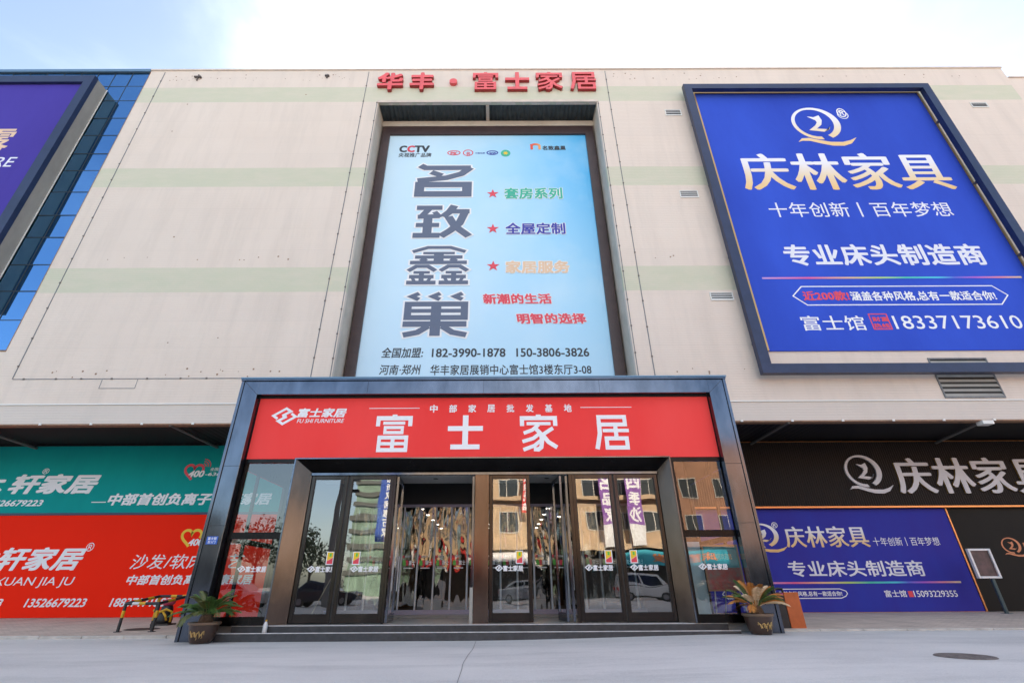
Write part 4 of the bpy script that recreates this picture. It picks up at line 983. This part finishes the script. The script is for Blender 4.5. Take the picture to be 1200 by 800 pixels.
MB().box(6.21, 16.93, 19.175, 19.205, .2, 3.62).build('board', 'print_purple', vs_)
MB().box(16.935, 16.985, 19.14, 19.205, .2, 3.62).box(6.21, 16.93, 19.14, 19.205, .155, .198).build('copper_trim', 'copper_trim', vs_)
lettering(vs_, TEXTS['purple'], 19.171, goldmap={'ink_gold': 'ink_gold_low'})
q_logo(9.05, 10.60, 2.12, 3.12, 19.171, 'ink_gold_low', vs_)
MB().box(7.2, 16.46, 19.166, 19.173, 1.085, 1.145).build('rainbow_line', 'rainbow_low', vs_)
MB().stroke([(8.0, .92), (12.05, .92), (12.25, .85), (12.28, .77), (12.2, .69), (12.02, .63), (8.0, .63), (7.85, .77)], .028, 19.171, True).build('outline_box', 'ink_white', vs_)
MB().box(14.44, 14.60, 19.167, 19.173, .65, .84).build('stamp', 'ink_red', vs_)
dk = thing('shop_wall_panel', 'near black shop wall panel with a small copper swan emblem at far right', 'wall panel', (25, 19.2, .2))
MB().box(16.99, 35.9, 19.175, 19.205, .17, 3.62).build('board', 'print_brown', dk)
q_logo(18.47, 19.35, 1.93, 2.58, 19.171, 'ink_copper', dk)
lettering(dk, TEXTS['darkwall'], 19.171)

# ------------------------------------------------------------------ poster frame on a post, right
ps = thing('poster_stand', 'white framed poster on a dark slanted post against the brown wall at right', 'poster stand', (16.6, 18.0, .17))
mb = MB().box(16.09, 16.16, 17.95, 18.05, 1.21, 2.13).box(16.80, 16.87, 17.95, 18.05, 1.21, 2.13).box(16.16, 16.80, 17.95, 18.05, 1.21, 1.275).box(16.16, 16.80, 17.95, 18.05, 2.065, 2.13); mb.build('frame', 'white_frame', ps, bevel=.01)
MB().box(16.15, 16.81, 18.0, 18.03, 1.26, 2.08).build('poster', 'poster_red', ps)
MB().tube([(16.63, 18.08, .165), (16.63, 18.08, 2.0)], .06, 12).build('post', 'steel_post', ps)
MB().lathe((16.63, 18.08, .165), [(0, .02), (.16, .02), (.17, .0)], 24).build('base_plate', 'steel_post', ps)

# ------------------------------------------------------------------ potted sago palms
def palm(name, label, loc, mats, seed, nf, size, droop, up=1.0, sc_=1.0):
    random.seed(seed)
    t_ = thing('potted_palm', label, 'potted plant', loc, 'potted sago palms beside the entrance steps')
    c = Vector(loc)
    prof = [(0.0, .0), (.20, .0), (.225, .03), (.262, .12), (.288, .26), (.30, .335), (.325, .345), (.333, .375), (.320, .392), (.288, .385), (.28, .34), (.0, .34)]
    prof = [(r_*.97, z) for r_, z in prof]
    pot = MB().lathe(c, prof[:6], 40); pb = pot.build('pot', 'pot_glaze', t_, smooth=True)
    rimb = MB().lathe(c, prof[5:11], 40); rimb.build('pot_rim', 'pot_rim', pb, smooth=True)
    # painted dragon squiggle on the front of the pot
    mb = MB()
    def on(a, z, lift=.006):
        r_ = .262+(z-.12)/(.335-.12)*.038; r_ = r_*.97+lift; return (c.x+r_*math.sin(a), c.y-r_*math.cos(a), c.z+z)
    path = [(-.55+.055*k, .185+.045*math.sin(k*1.05)+.02*math.sin(k*2.3)) for k in range(22)]
    mb.tube([on(a, z) for a, z in path], [.006+.010*abs(math.sin(k*.45)) for k in range(22)], 5)
    for k in (3, 7, 11, 15, 18): mb.tube([on(*path[k]), on(path[k][0]+.06, path[k][1]-.05), on(path[k][0]+.02, path[k][1]-.075)], .006, 5)
    mb.build('painted_dragon', 'pot_gold', pb)
    MB().lathe(c, [(0, .347), (.275, .345)], 24).build('soil', 'soil', t_)
    tb = MB(); tb.lathe(c, [(.0, .56), (.07, .55), (.115, .50), (.13, .42), (.12, .345)], 18); 
    tb.v = [(a+random.uniform(-.012, .012), b+random.uniform(-.012, .012), z) for a, b, z in tb.v]
    tb.build('trunk', 'trunk_fibre', t_)
    for f in range(nf):
        az = 2*math.pi*(f*.381966)+random.uniform(-.2, .2); k_ = f/nf
        el = R(78-62*k_+random.uniform(-8, 8))*up; ln = size*random.uniform(.85, 1.1)*(1-.12*(1-k_)); dr = droop*random.uniform(.7, 1.3)
        p = Vector((c.x, c.y, c.z+.52))+Vector((math.cos(az), math.sin(az), 0))*.06; pts = [p.copy()]; n = 16; e = el; a2 = az+random.uniform(-.15, .15)
        for q in range(n):
            p = p+Vector((math.cos(a2)*math.cos(e), math.sin(a2)*math.cos(e), math.sin(e)))*ln/n; pts.append(p.copy()); e -= dr/n*(.5+q/n)
        mb = MB(); mb.tube(pts, [.0085*(1-.75*i/n) for i in range(n+1)], 5, cap=False)
        side0 = Vector((-math.sin(a2), math.cos(a2), 0))
        for q in range(4, n+1):
            for h in (0, .33, .66):
                if q == n and h: continue
                P0 = pts[q].lerp(pts[min(q+1, n)], h); d = (pts[min(q+1, n)]-pts[q-1]).normalized(); nrm = side0.cross(d)
                tt = (q+h)/n; w2 = .135*size/.62*math.sin(math.pi*min(.98, (tt-.12)/.95))**.6*random.uniform(.85, 1.1)
                for sgn in (-1, 1):
                    tip = P0+side0*sgn*w2*.78+d*w2*.62+nrm*w2*(.30+random.uniform(-.08, .08)); mid = P0.lerp(tip, .5)+nrm*.010
                    wv = d*.0068
                    mb.quad(P0-wv*.6, P0+wv*.6, mid+wv, tip, mid-wv)
        m_ = random.choices(mats[0], mats[1])[0]
        mb.build('frond', m_, t_)
    random.seed(seed+1)
palm('potted_palm', 'green potted sago palm in a brown dragon pot left of the steps', (-6.36, 11.90, 0), (['frond_green', 'frond_olive'], [8, 2]), 11, 30, .66, 1.35)
palm('potted_palm', 'withered orange potted sago palm in a brown dragon pot right of the steps', (5.55, 11.92, .098), (['frond_orange', 'frond_straw', 'frond_green', 'frond_olive'], [6, 3.5, 4, 2]), 23, 30, .66, 1.0)

# ------------------------------------------------------------------ hoop barrier and its neighbours, left
def striped(mb, a, b, r, cols, seg=10, over=.0):
    a, b = Vector(a), Vector(b); n = len(cols)
    for i, c in enumerate(cols):
        mb.m = c; mb.tube([a.lerp(b, i/n), a.lerp(b, (i+1)/n)], r, seg)
br = thing('hoop_barrier', 'black and yellow striped pipe barrier on the left pavement', 'barrier', (-9.1, 14.5, .07))
mats_ = ['paint_black', 'paint_yellow', 'paint_white']
A, B_, C_, D_ = (-9.59, 13.95), (-8.77, 14.0), (-8.70, 15.1), (-9.47, 15.05); zf, zr = .70, .85; gb = .075
def postb(p, z, cols): mb = MB(); striped(mb, (p[0], p[1], gb), (p[0], p[1], z), .038, cols); mb.lathe((p[0], p[1], gb), [(0, .014), (.085, .014), (.09, 0)], 16); return mb.build('post', mats_, br, smooth=False)
postb(A, zf, [0, 0, 1, 0]); postb(B_, zf, [0, 0, 1, 0]); postb(C_, zr, [0, 1, 0, 0]); postb(D_, zr, [0, 1, 0, 1])
def railb(a, za, b, zb, cols): mb = MB(); striped(mb, (*a, za), (*b, zb), .036, cols); mb.m = 0; mb.build('rail', mats_, br)
railb(A, zf, B_, zf, [0, 2, 1, 0, 0]); railb(A, zf, D_, zr, [0, 1, 0, 1, 0]); railb(D_, zr, C_, zr, [0, 0, 1, 0, 1]); railb(B_, zf, C_, zr, [0, 1, 0, 0])
pl = thing('parking_lock_post', 'stubby black and yellow lock post with a red cap behind the pipe barrier', 'bollard', (-9.75, 16.0, .11))
LX, LY, LZ = -9.75, 16.0, .11
MB().box(LX-.25, LX+.25, LY-.2, LY+.2, LZ, LZ+.04).build('base_plate', 'iron', pl)
mb = MB(); mb.lathe((LX, LY, LZ+.04), [(.0, 0), (.20, 0), (.21, .10), (.17, .30), (.15, .42), (.10, .47), (0, .48)], 18); mb.build('post', 'black_plastic', pl, smooth=True)
MB().lathe((LX, LY, LZ+.49), [(.11, 0), (.17, .05), (.17, .12), (.08, .17), (0, .18)], 18).build('cap', 'pink_plastic', pl, smooth=True)
mb = MB(); mb.tube([(LX-.25, LY-.2, LZ+.38), (LX-.07, LY-.26, LZ+.32), (LX+.13, LY-.25, LZ+.40), (LX+.25, LY-.15, LZ+.34), (LX+.26, LY-.14, LZ+.08)], .032, 8); mb.tube([(LX+.05, LY-.25, LZ+.34), (LX+.15, LY-.25, LZ+.24), (LX+.19, LY-.22, LZ+.12)], .028, 8); mb.build('arm', 'paint_yellow', pl, smooth=True)
mc = MB().lathe((-9.5, 14.75, .088), [(0, .012), (.36, .012), (.40, .004), (.42, 0)], 32); o = mc.build('pavement_cover', 'iron', smooth=False); tag(o, 'round iron cover in the pavement beneath the pipe barrier', 'manhole cover')

# ------------------------------------------------------------------ barrier gate cabinet, right of the portal
ob = thing('gate_cabinet', 'orange and black gate cabinet standing beside the right portal column', 'cabinet', (6.8, 13.1, .1))
MB().box(6.78, 7.13, 12.98, 13.02, .1, .88).build('front_panel', 'orange_panel', ob, bevel=.006)
MB().box(6.40, 6.775, 12.99, 13.42, .1, .86).box(6.78, 7.12, 13.021, 13.42, .1, .875).build('body', 'black_plastic', ob, bevel=.01)
mb = MB().tube([(6.62, 13.1, .86), (6.62, 13.1, .93), (6.72, 13.1, .96), (6.82, 13.1, .95), (6.83, 13.1, .88)], .03, 8); mb.build('handle', 'black_plastic', ob)
MB().box(6.52, 6.60, 12.985, 13.03, .89, .95).build('warning_tab', 'paint_yellow', ob); MB().box(6.50, 6.76, 12.982, 12.989, .815, .855).build('reflector', 'ink_magenta', ob)

# ------------------------------------------------------------------ manhole cover in the road
mb = MB(); c = (6.6, 8.11, .0); cz = gh(6.6)
mb.lathe((6.6, 8.11, cz), [(0, .012), (.05, .012), (.052, .016), (.10, .016), (.102, .012), (.17, .012), (.172, .016), (.24, .016), (.242, .012), (.285, .012)], 40)
mb.lathe((6.6, 8.11, cz), [(.288, .008), (.292, .014), (.345, .014), (.36, .002)], 40)
tag(mb.build('manhole_cover', 'cover_iron'), 'round iron manhole cover in the concrete road at lower right', 'manhole cover')

# ------------------------------------------------------------------ things behind the glass
mp_ = thing('mop', 'white string mop with a pale handle leaning behind the leftmost door', 'mop', (-4.5, 13.0, FLOOR))
MB().tube([(-4.52, 13.0, .40), (-4.12, 13.25, 1.45)], .013, 8).build('handle', 'wood_handle', mp_)
mb = MB()
for k in range(40):
    a = random.uniform(0, 6.28); r_ = random.uniform(.05, .14); mb.tube([(-4.52, 13.0, .44), (-4.52+r_*.6*math.cos(a), 13.0+r_*.6*math.sin(a), .40), (-4.52+r_*math.cos(a), 13+r_*math.sin(a), FLOOR+.01)], .007, 4)
mb.build('mop_head', 'mop_white', mp_)
def bucket(name, label, x, y, r, h, m, cat):
    t_ = thing(name, label, cat, (x, y, FLOOR)); MB().lathe((x, y, FLOOR), [(0, .01), (r*.75, .01), (r*.76, 0), (r, h), (r*1.05, h), (r*1.05, h+.012), (r*.96, h), (r*.72, .02)], 24).build('tub', m, t_, smooth=True)
    MB().tube([(x-r, y, h+FLOOR-.01)]+[(x-r*math.cos(t), y-.05, FLOOR+h-.02-r*.5*math.sin(t)) for t in (k*math.pi/8 for k in range(1, 8))]+[(x+r, y, h+FLOOR-.01)], .006, 6).build('handle', 'steel_post', t_)
bucket('basin', 'low teal plastic basin on the floor behind the leftmost door', -4.45, 12.98, .20, .12, 'teal_plastic', 'basin')
bucket('bucket', 'blue plastic bucket on the floor behind the leftmost door', -4.10, 13.05, .12, .24, 'blue_plastic', 'bucket')
bo = thing('bottle', 'small white plastic bottle left on the step beside the left door jamb', 'bottle', (-5.10, 12.30, .15))
MB().lathe((-5.22, 12.30, .151), [(0, 0), (.045, .0), (.05, .02), (.05, .15), (.03, .20), (.018, .22)], 18).build('body', 'paint_white', bo, smooth=True); MB().lathe((-5.22, 12.30, .371), [(.02, 0), (.02, .03), (0, .032)], 14).build('cap', 'paint_yellow', bo)
db = thing('display_board', 'pale blue roll-up display behind the right side glass', 'display', (4.86, 13.1, FLOOR))
MB().box(4.62, 5.02, 13.1, 13.12, FLOOR+.06, 2.02).build('print', 'pale_print', db); MB().box(4.58, 5.06, 13.02, 13.22, FLOOR, FLOOR+.06).build('base', 'paint_white', db)
d2 = thing('display_board', 'framed teal and crimson furniture poster on an easel behind the right side glass', 'display', (5.4, 13.0, FLOOR))
mb = MB(); mb.m = 0; mb.box(5.03, 5.85, 12.95, 12.97, 1.42, 1.90); mb.m = 1; mb.box(5.03, 5.85, 12.95, 12.97, .95, 1.419); mb.m = 2; put_text(mb, '富士家居欢迎您', 5.08, 5.70, 1.60, 1.74, 12.946, .03)
mb.build('print', ['teal_print', 'crimson_print', 'ink_peach'], d2)
MB().box(4.99, 5.03, 12.94, 12.98, .91, 1.94).box(5.85, 5.89, 12.94, 12.98, .91, 1.94).box(5.03, 5.85, 12.94, 12.98, .91, .949).box(5.03, 5.85, 12.94, 12.98, 1.901, 1.94).build('frame', 'orange_brick', d2)
MB().tube([(5.15, 12.99, .91), (5.05, 12.94, FLOOR)], .015, 6).tube([(5.73, 12.99, .91), (5.83, 12.94, FLOOR)], .015, 6).tube([(5.44, 13.0, 1.0), (5.44, 13.4, FLOOR)], .015, 6).build('easel_leg', 'paint_white', d2)
# ------------------------------------------------------------------ across the street (seen mirrored in the glass and the polished metal)
def facade_building(name, label, x0, x1, y, depth, h, wall_m, win, z_first, floor_h, bay, frame=True, slab=None, ground=4.4):
    t_ = thing(name, label, 'building', ((x0+x1)/2, y, 0))
    MB().box(x0, x1, y-depth, y, ground, h).box(x0-.15, x1+.15, y-depth, y+.25, h, h+.5).build('wall', wall_m, t_)
    MB().box(x0, x1, y-depth, y-.3, 0, ground).build('ground_floor', 'shop_dark', t_)
    z = z_first; n = 0
    while z+floor_h*.6 < h:
        k = max(1, int((x1-x0)/bay)); 
        for i in range(k):
            if n > 90: break
            a = x0+(x1-x0)*(i+.5)/k; hw = bay*win/2
            f = MB().box(a-hw-.08, a+hw+.08, y+.005, y+.07, z-.08, z).box(a-hw-.08, a+hw+.08, y+.005, y+.07, z+floor_h*.5, z+floor_h*.5+.08).box(a-hw-.08, a-hw, y+.005, y+.07, z, z+floor_h*.5).box(a+hw, a+hw+.08, y+.005, y+.07, z, z+floor_h*.5).box(a-.04, a+.04, y+.005, y+.06, z, z+floor_h*.5).build('window', 'window_frame', t_)
            MB().box(a-hw, a-.04, y+.004, y+.03, z, z+floor_h*.5).box(a+.04, a+hw, y+.004, y+.03, z, z+floor_h*.5).build('pane', 'opp_window', f); n += 1
        z += floor_h
    return t_
tan = facade_building('apartment_block', 'sunlit tan stucco block across the street, mirrored in the doors', -9.5, 17, -26, 14, 14.6, 'tan_stucco', .62, 6.1, 3.3, 2.9)
MB().box(-9.5, 17, -25.99, -24.9, 4.4, 4.9).box(-9.5, 17, -25.99, -25.2, 9.0, 9.4).build('canopy', 'tan_stucco', tan)
facade_building('apartment_block', 'orange brick block with tall windows across the street, mirrored in the right side glass', 17.3, 44, -25, 14, 13.8, 'orange_brick', .5, 5.6, 3.4, 3.1)
tw = thing('office_tower', 'green glass office tower with dark floor slabs, mirrored in the left doors', 'building', (-21.5, -66, 0))
MB().box(-25.5, -17.6, -72, -62, 0, 30).build('wall', 'tower_green', tw)
mb = MB()
for k in range(13): mb.box(-25.8, -17.3, -72.3, -61.5, 3+2.1*k, 3.75+2.1*k)
mb.build('floor_slab', 'slab_dark', tw)
facade_building('apartment_block', 'low grey shop terrace far to the left across the street', -75, -34, -30, 12, 8.5, 'panel_grey', .5, 4.8, 3.2, 3.0)
facade_building('apartment_block', 'long pale block at the right end of the street', 46, 95, -28, 14, 15, 'cream_trim', .5, 5.6, 3.3, 3.4)
def banner(name, label, x0, x1, z0, z1, y, m, text, tm='vinyl_white', low=None):
    t_ = thing(name, label, 'banner', ((x0+x1)/2, y, z0)); MB().box(x0, x1, y-.08, y, z0, z1).build('cloth', m, t_)
    MB().box(x0-.05, x1+.05, y-.10, y+.02, z1, z1+.08).build('rail', 'steel_post', t_)
    n = len(text); s = (z1-z0)*.92/n; mb = MB()
    for i, ch in enumerate(text):
        zt = z1-(z1-z0)*.04-s*i; ww = min((x1-x0)*.8, s*.85); cx = (x0+x1)/2
        vs, fs_, bx, _l = glyphs(ch, .03, 0); b0 = len(mb.v)
        for vi, v in enumerate(vs): mb.v.append((cx+ww/2-(v[0]-bx[0])/(bx[1]-bx[0])*ww, y+.006+.0004*_l[vi], zt-s*.88+(v[1]-bx[2])/(bx[3]-bx[2])*s*.86))
        for q in fs_: mb.f.append(tuple(b0+k for k in q)); mb.mi.append(0)
    mb.build('lettering', tm, t_)
    if low: MB().box(x0+.003, x1-.003, y-.082, y+.003, z0, z0+low).build('lower_panel', 'banner_white', t_)
banner('hanging_banner', 'long blue hanging banner across the street', -11.6, -9.8, 4.9, 11.2, -22, 'banner_blue', '品质家居惠万家')
banner('hanging_banner', 'narrow red hanging banner on the tan block', 2.1, 2.75, 7.6, 11.6, -24.7, 'banner_red', '欢迎光临')
banner('hanging_banner', 'left one of two purple and white hanging banners on the tan block', 10.0, 11.5, 4.6, 11.6, -24.6, 'banner_purple', '名品家具', low=1.9)
banner('hanging_banner', 'right one of two purple and white hanging banners on the tan block', 12.7, 14.2, 4.6, 11.6, -24.6, 'banner_purple', '四季沙发', low=1.9)
sg = thing('shop_signboard', 'cyan shop signboard with orange characters across the street', 'sign', (14, -24.8, 2.9)); MB().box(12.0, 21.5, -25, -24.85, 2.8, 4.1).build('board', 'sign_cyan', sg)
lettering_rows = MB(); vs_q, fs_q, bxq, _lq = glyphs('床垫沙发', .03, 0); b0 = 0
lettering_rows.v = [(20.5-(v[0]-bxq[0])/(bxq[1]-bxq[0])*6, -24.843+.0004*l_, 3.05+(v[1]-bxq[2])/(bxq[3]-bxq[2])*.8) for v, l_ in zip(vs_q, _lq)]; lettering_rows.f = list(fs_q); lettering_rows.mi = [0]*len(fs_q); lettering_rows.build('lettering', 'ink_orange', sg)
for x0, x1, m, lab in ((-9.2, -1.5, 'banner_red', 'red strip shop sign under the tan block, left'), (-.8, 6, 'vinyl_white', 'white strip shop sign under the tan block, middle')):
    o = MB().box(x0, x1, -25.6, -25.45, 3.2, 4.2).build('shop_sign', m); tag(o, lab, 'sign')
lp = thing('street_lamp', 'grey street lamp pole with three arms on the far side of the road', 'street lamp', (-10.8, -8, 0))
MB().tube([(-10.8, -8, -.02), (-10.8, -8, 11)], [.24, .16], 12).build('pole', 'pole_grey', lp); mb = MB()
for z in (6.8, 7.6): mb.tube([(-10.8, -8, z), (-10.0, -8, z+.1)], .08, 8).box(-10.1, -9.5, -8.15, -7.85, z, z+.2)
mb.build('arm', 'black_plastic', lp)
def tree(label, x, y, h, r, seed):
    random.seed(seed); t_ = thing('street_tree', label, 'tree', (x, y, 0), 'trees across the street')
    mb = MB().tube([(x, y, -.05), (x+.05, y, h*.3), (x-.05, y+.1, h*.55)], [.16, .12, .07], 8)
    for k in range(6):
        a = k*1.1; mb.tube([(x, y, h*(.32+.03*k)), (x+r*.6*math.cos(a), y+r*.6*math.sin(a), h*(.62+.04*k))], [.06, .02], 6)
    mb.build('trunk', 'bark', t_); mb = MB(); cl = [(Vector((x, y, h*.68))+Vector((random.gauss(0, r*.45), random.gauss(0, r*.45), random.gauss(0, h*.13))), random.uniform(.25, .5)*r) for _ in range(26)]
    for c, q in cl:
        for _ in range(70):
            d = Vector((random.gauss(0, 1), random.gauss(0, 1), random.gauss(0, 1))).normalized()*q*random.uniform(.5, 1); p = c+d
            u_ = Vector((random.gauss(0, 1), random.gauss(0, 1), random.gauss(0, 1))).normalized(); v_ = u_.cross(d).normalized(); s = random.uniform(.07, .14)
            mb.quad(p-u_*s, p+v_*s*.6, p+u_*s, p-v_*s*.6)
    mb.build('crown', 'leaf', t_)
tree('round leafy tree nearest the lamp pole across the street', -14.2, -14, 5.2, 2.0, 3); tree('broad leafy tree left of the lamp pole across the street', -19.5, -17, 6.2, 2.4, 4); tree('tall leafy tree far left across the street', -27, -20, 7.0, 2.6, 5); tree('small tree at the right end of the street', 24.5, -17, 5.0, 1.7, 6)
def car(label, x, y, m, kind='sedan'):
    t_ = thing('parked_car', label, 'car', (x, y, 0), 'cars parked across the street'); van = kind == 'van'; l = 2.2; h = 1.42 if not van else 1.85; g = gh(x)
    if van: body = [(-2.15, .3), (2.1, .3), (2.18, .75), (1.75, .98), (-2.15, 1.02)]; cab = [(-2.12, 1.02), (1.45, 1.0), (.85, h), (-2.0, h)]
    else: body = [(-2.2, .3), (2.2, .3), (2.28, .62), (1.9, .82), (1.0, .93), (-1.6, .97), (-2.25, .90)]; cab = [(-1.75, .96), (1.05, .93), (.35, h), (-1.0, h)]
    mb = MB(); mb.prism([(x+a, g+b) for a, b in body], y-.85, y+.85); b_ = mb.build('body', m, t_, bevel=.06)
    mb = MB(); n = 4; lo = [(x+a, g+b) for a, b in cab]; v = [(p[0], y-.82+(.14 if i > 1 else 0), p[1]) for i, p in enumerate(lo)]+[(p[0], y+.82-(.14 if i > 1 else 0), p[1]) for i, p in enumerate(lo)]
    mb.v = v; mb.f = [(0, 1, 2, 3), (7, 6, 5, 4), (1, 5, 6, 2), (2, 6, 7, 3), (3, 7, 4, 0), (0, 4, 5, 1)]; mb.mi = [0]*6; mb.build('cabin', m, t_, bevel=.05)
    zt = h-.13+g; zb = 1.02+g; mb = MB(); lo_x0, lo_x1 = (-1.95 if van else -1.45), (1.2 if van else .72); hi_x0, hi_x1 = (-1.9 if van else -.92), (.75 if van else .28)
    for s in (-1, 1):
        f = lambda a, z: (x+a, y+s*(.826-.14*(z-.96-g)/(h-.96)), z)
        for u0, u1 in ((0, .47), (.52, 1)):
            mb.quad(f(lo_x0+(lo_x1-lo_x0)*u0, zb), f(lo_x0+(lo_x1-lo_x0)*u1, zb), f(hi_x0+(hi_x1-hi_x0)*u1, zt), f(hi_x0+(hi_x1-hi_x0)*u0, zt))
    mb.build('window', 'car_glass', t_)
    for wx in (-1.35, 1.35):
        for s in (-1, 1):
            wy = y+s*.80; mb = MB(); k = 20; mb.v = []
            c0 = [(x+wx+.31*math.cos(2*math.pi*i/k), g+.31+.31*math.sin(2*math.pi*i/k)) for i in range(k)]; mb.prism(c0, wy-.1, wy+.1); tyre = mb.build('wheel', 'rubber', t_)
            c1 = [(x+wx+.19*math.cos(2*math.pi*i/k), g+.31+.19*math.sin(2*math.pi*i/k)) for i in range(k)]; MB().prism(c1, wy+s*.085-.025, wy+s*.085+.025).build('rim', 'rim', tyre)
    for s in (-1, 1): MB().box(x+2.1, x+2.26, y+s*.6-.18, y+s*.6+.18, g+.62, g+.76).build('headlight', 'lamp_clear', t_); MB().box(x-2.27, x-2.12, y+s*.65-.14, y+s*.65+.14, g+.68, g+.86).build('tail_light', 'lamp_red', t_)
car('white van parked across the street', 11.1, -16, 'car_white', 'van'); car('silver sedan parked across the street', 2.0, -14.5, 'car_silver'); car('dark sedan parked beside the lamp pole across the street', -11.4, -9.8, 'car_dark'); car('white sedan parked left of the lamp pole', -17.2, -10.5, 'car_white'); car('dark sedan between the van and the orange block', 16.6, -15.5, 'car_dark')
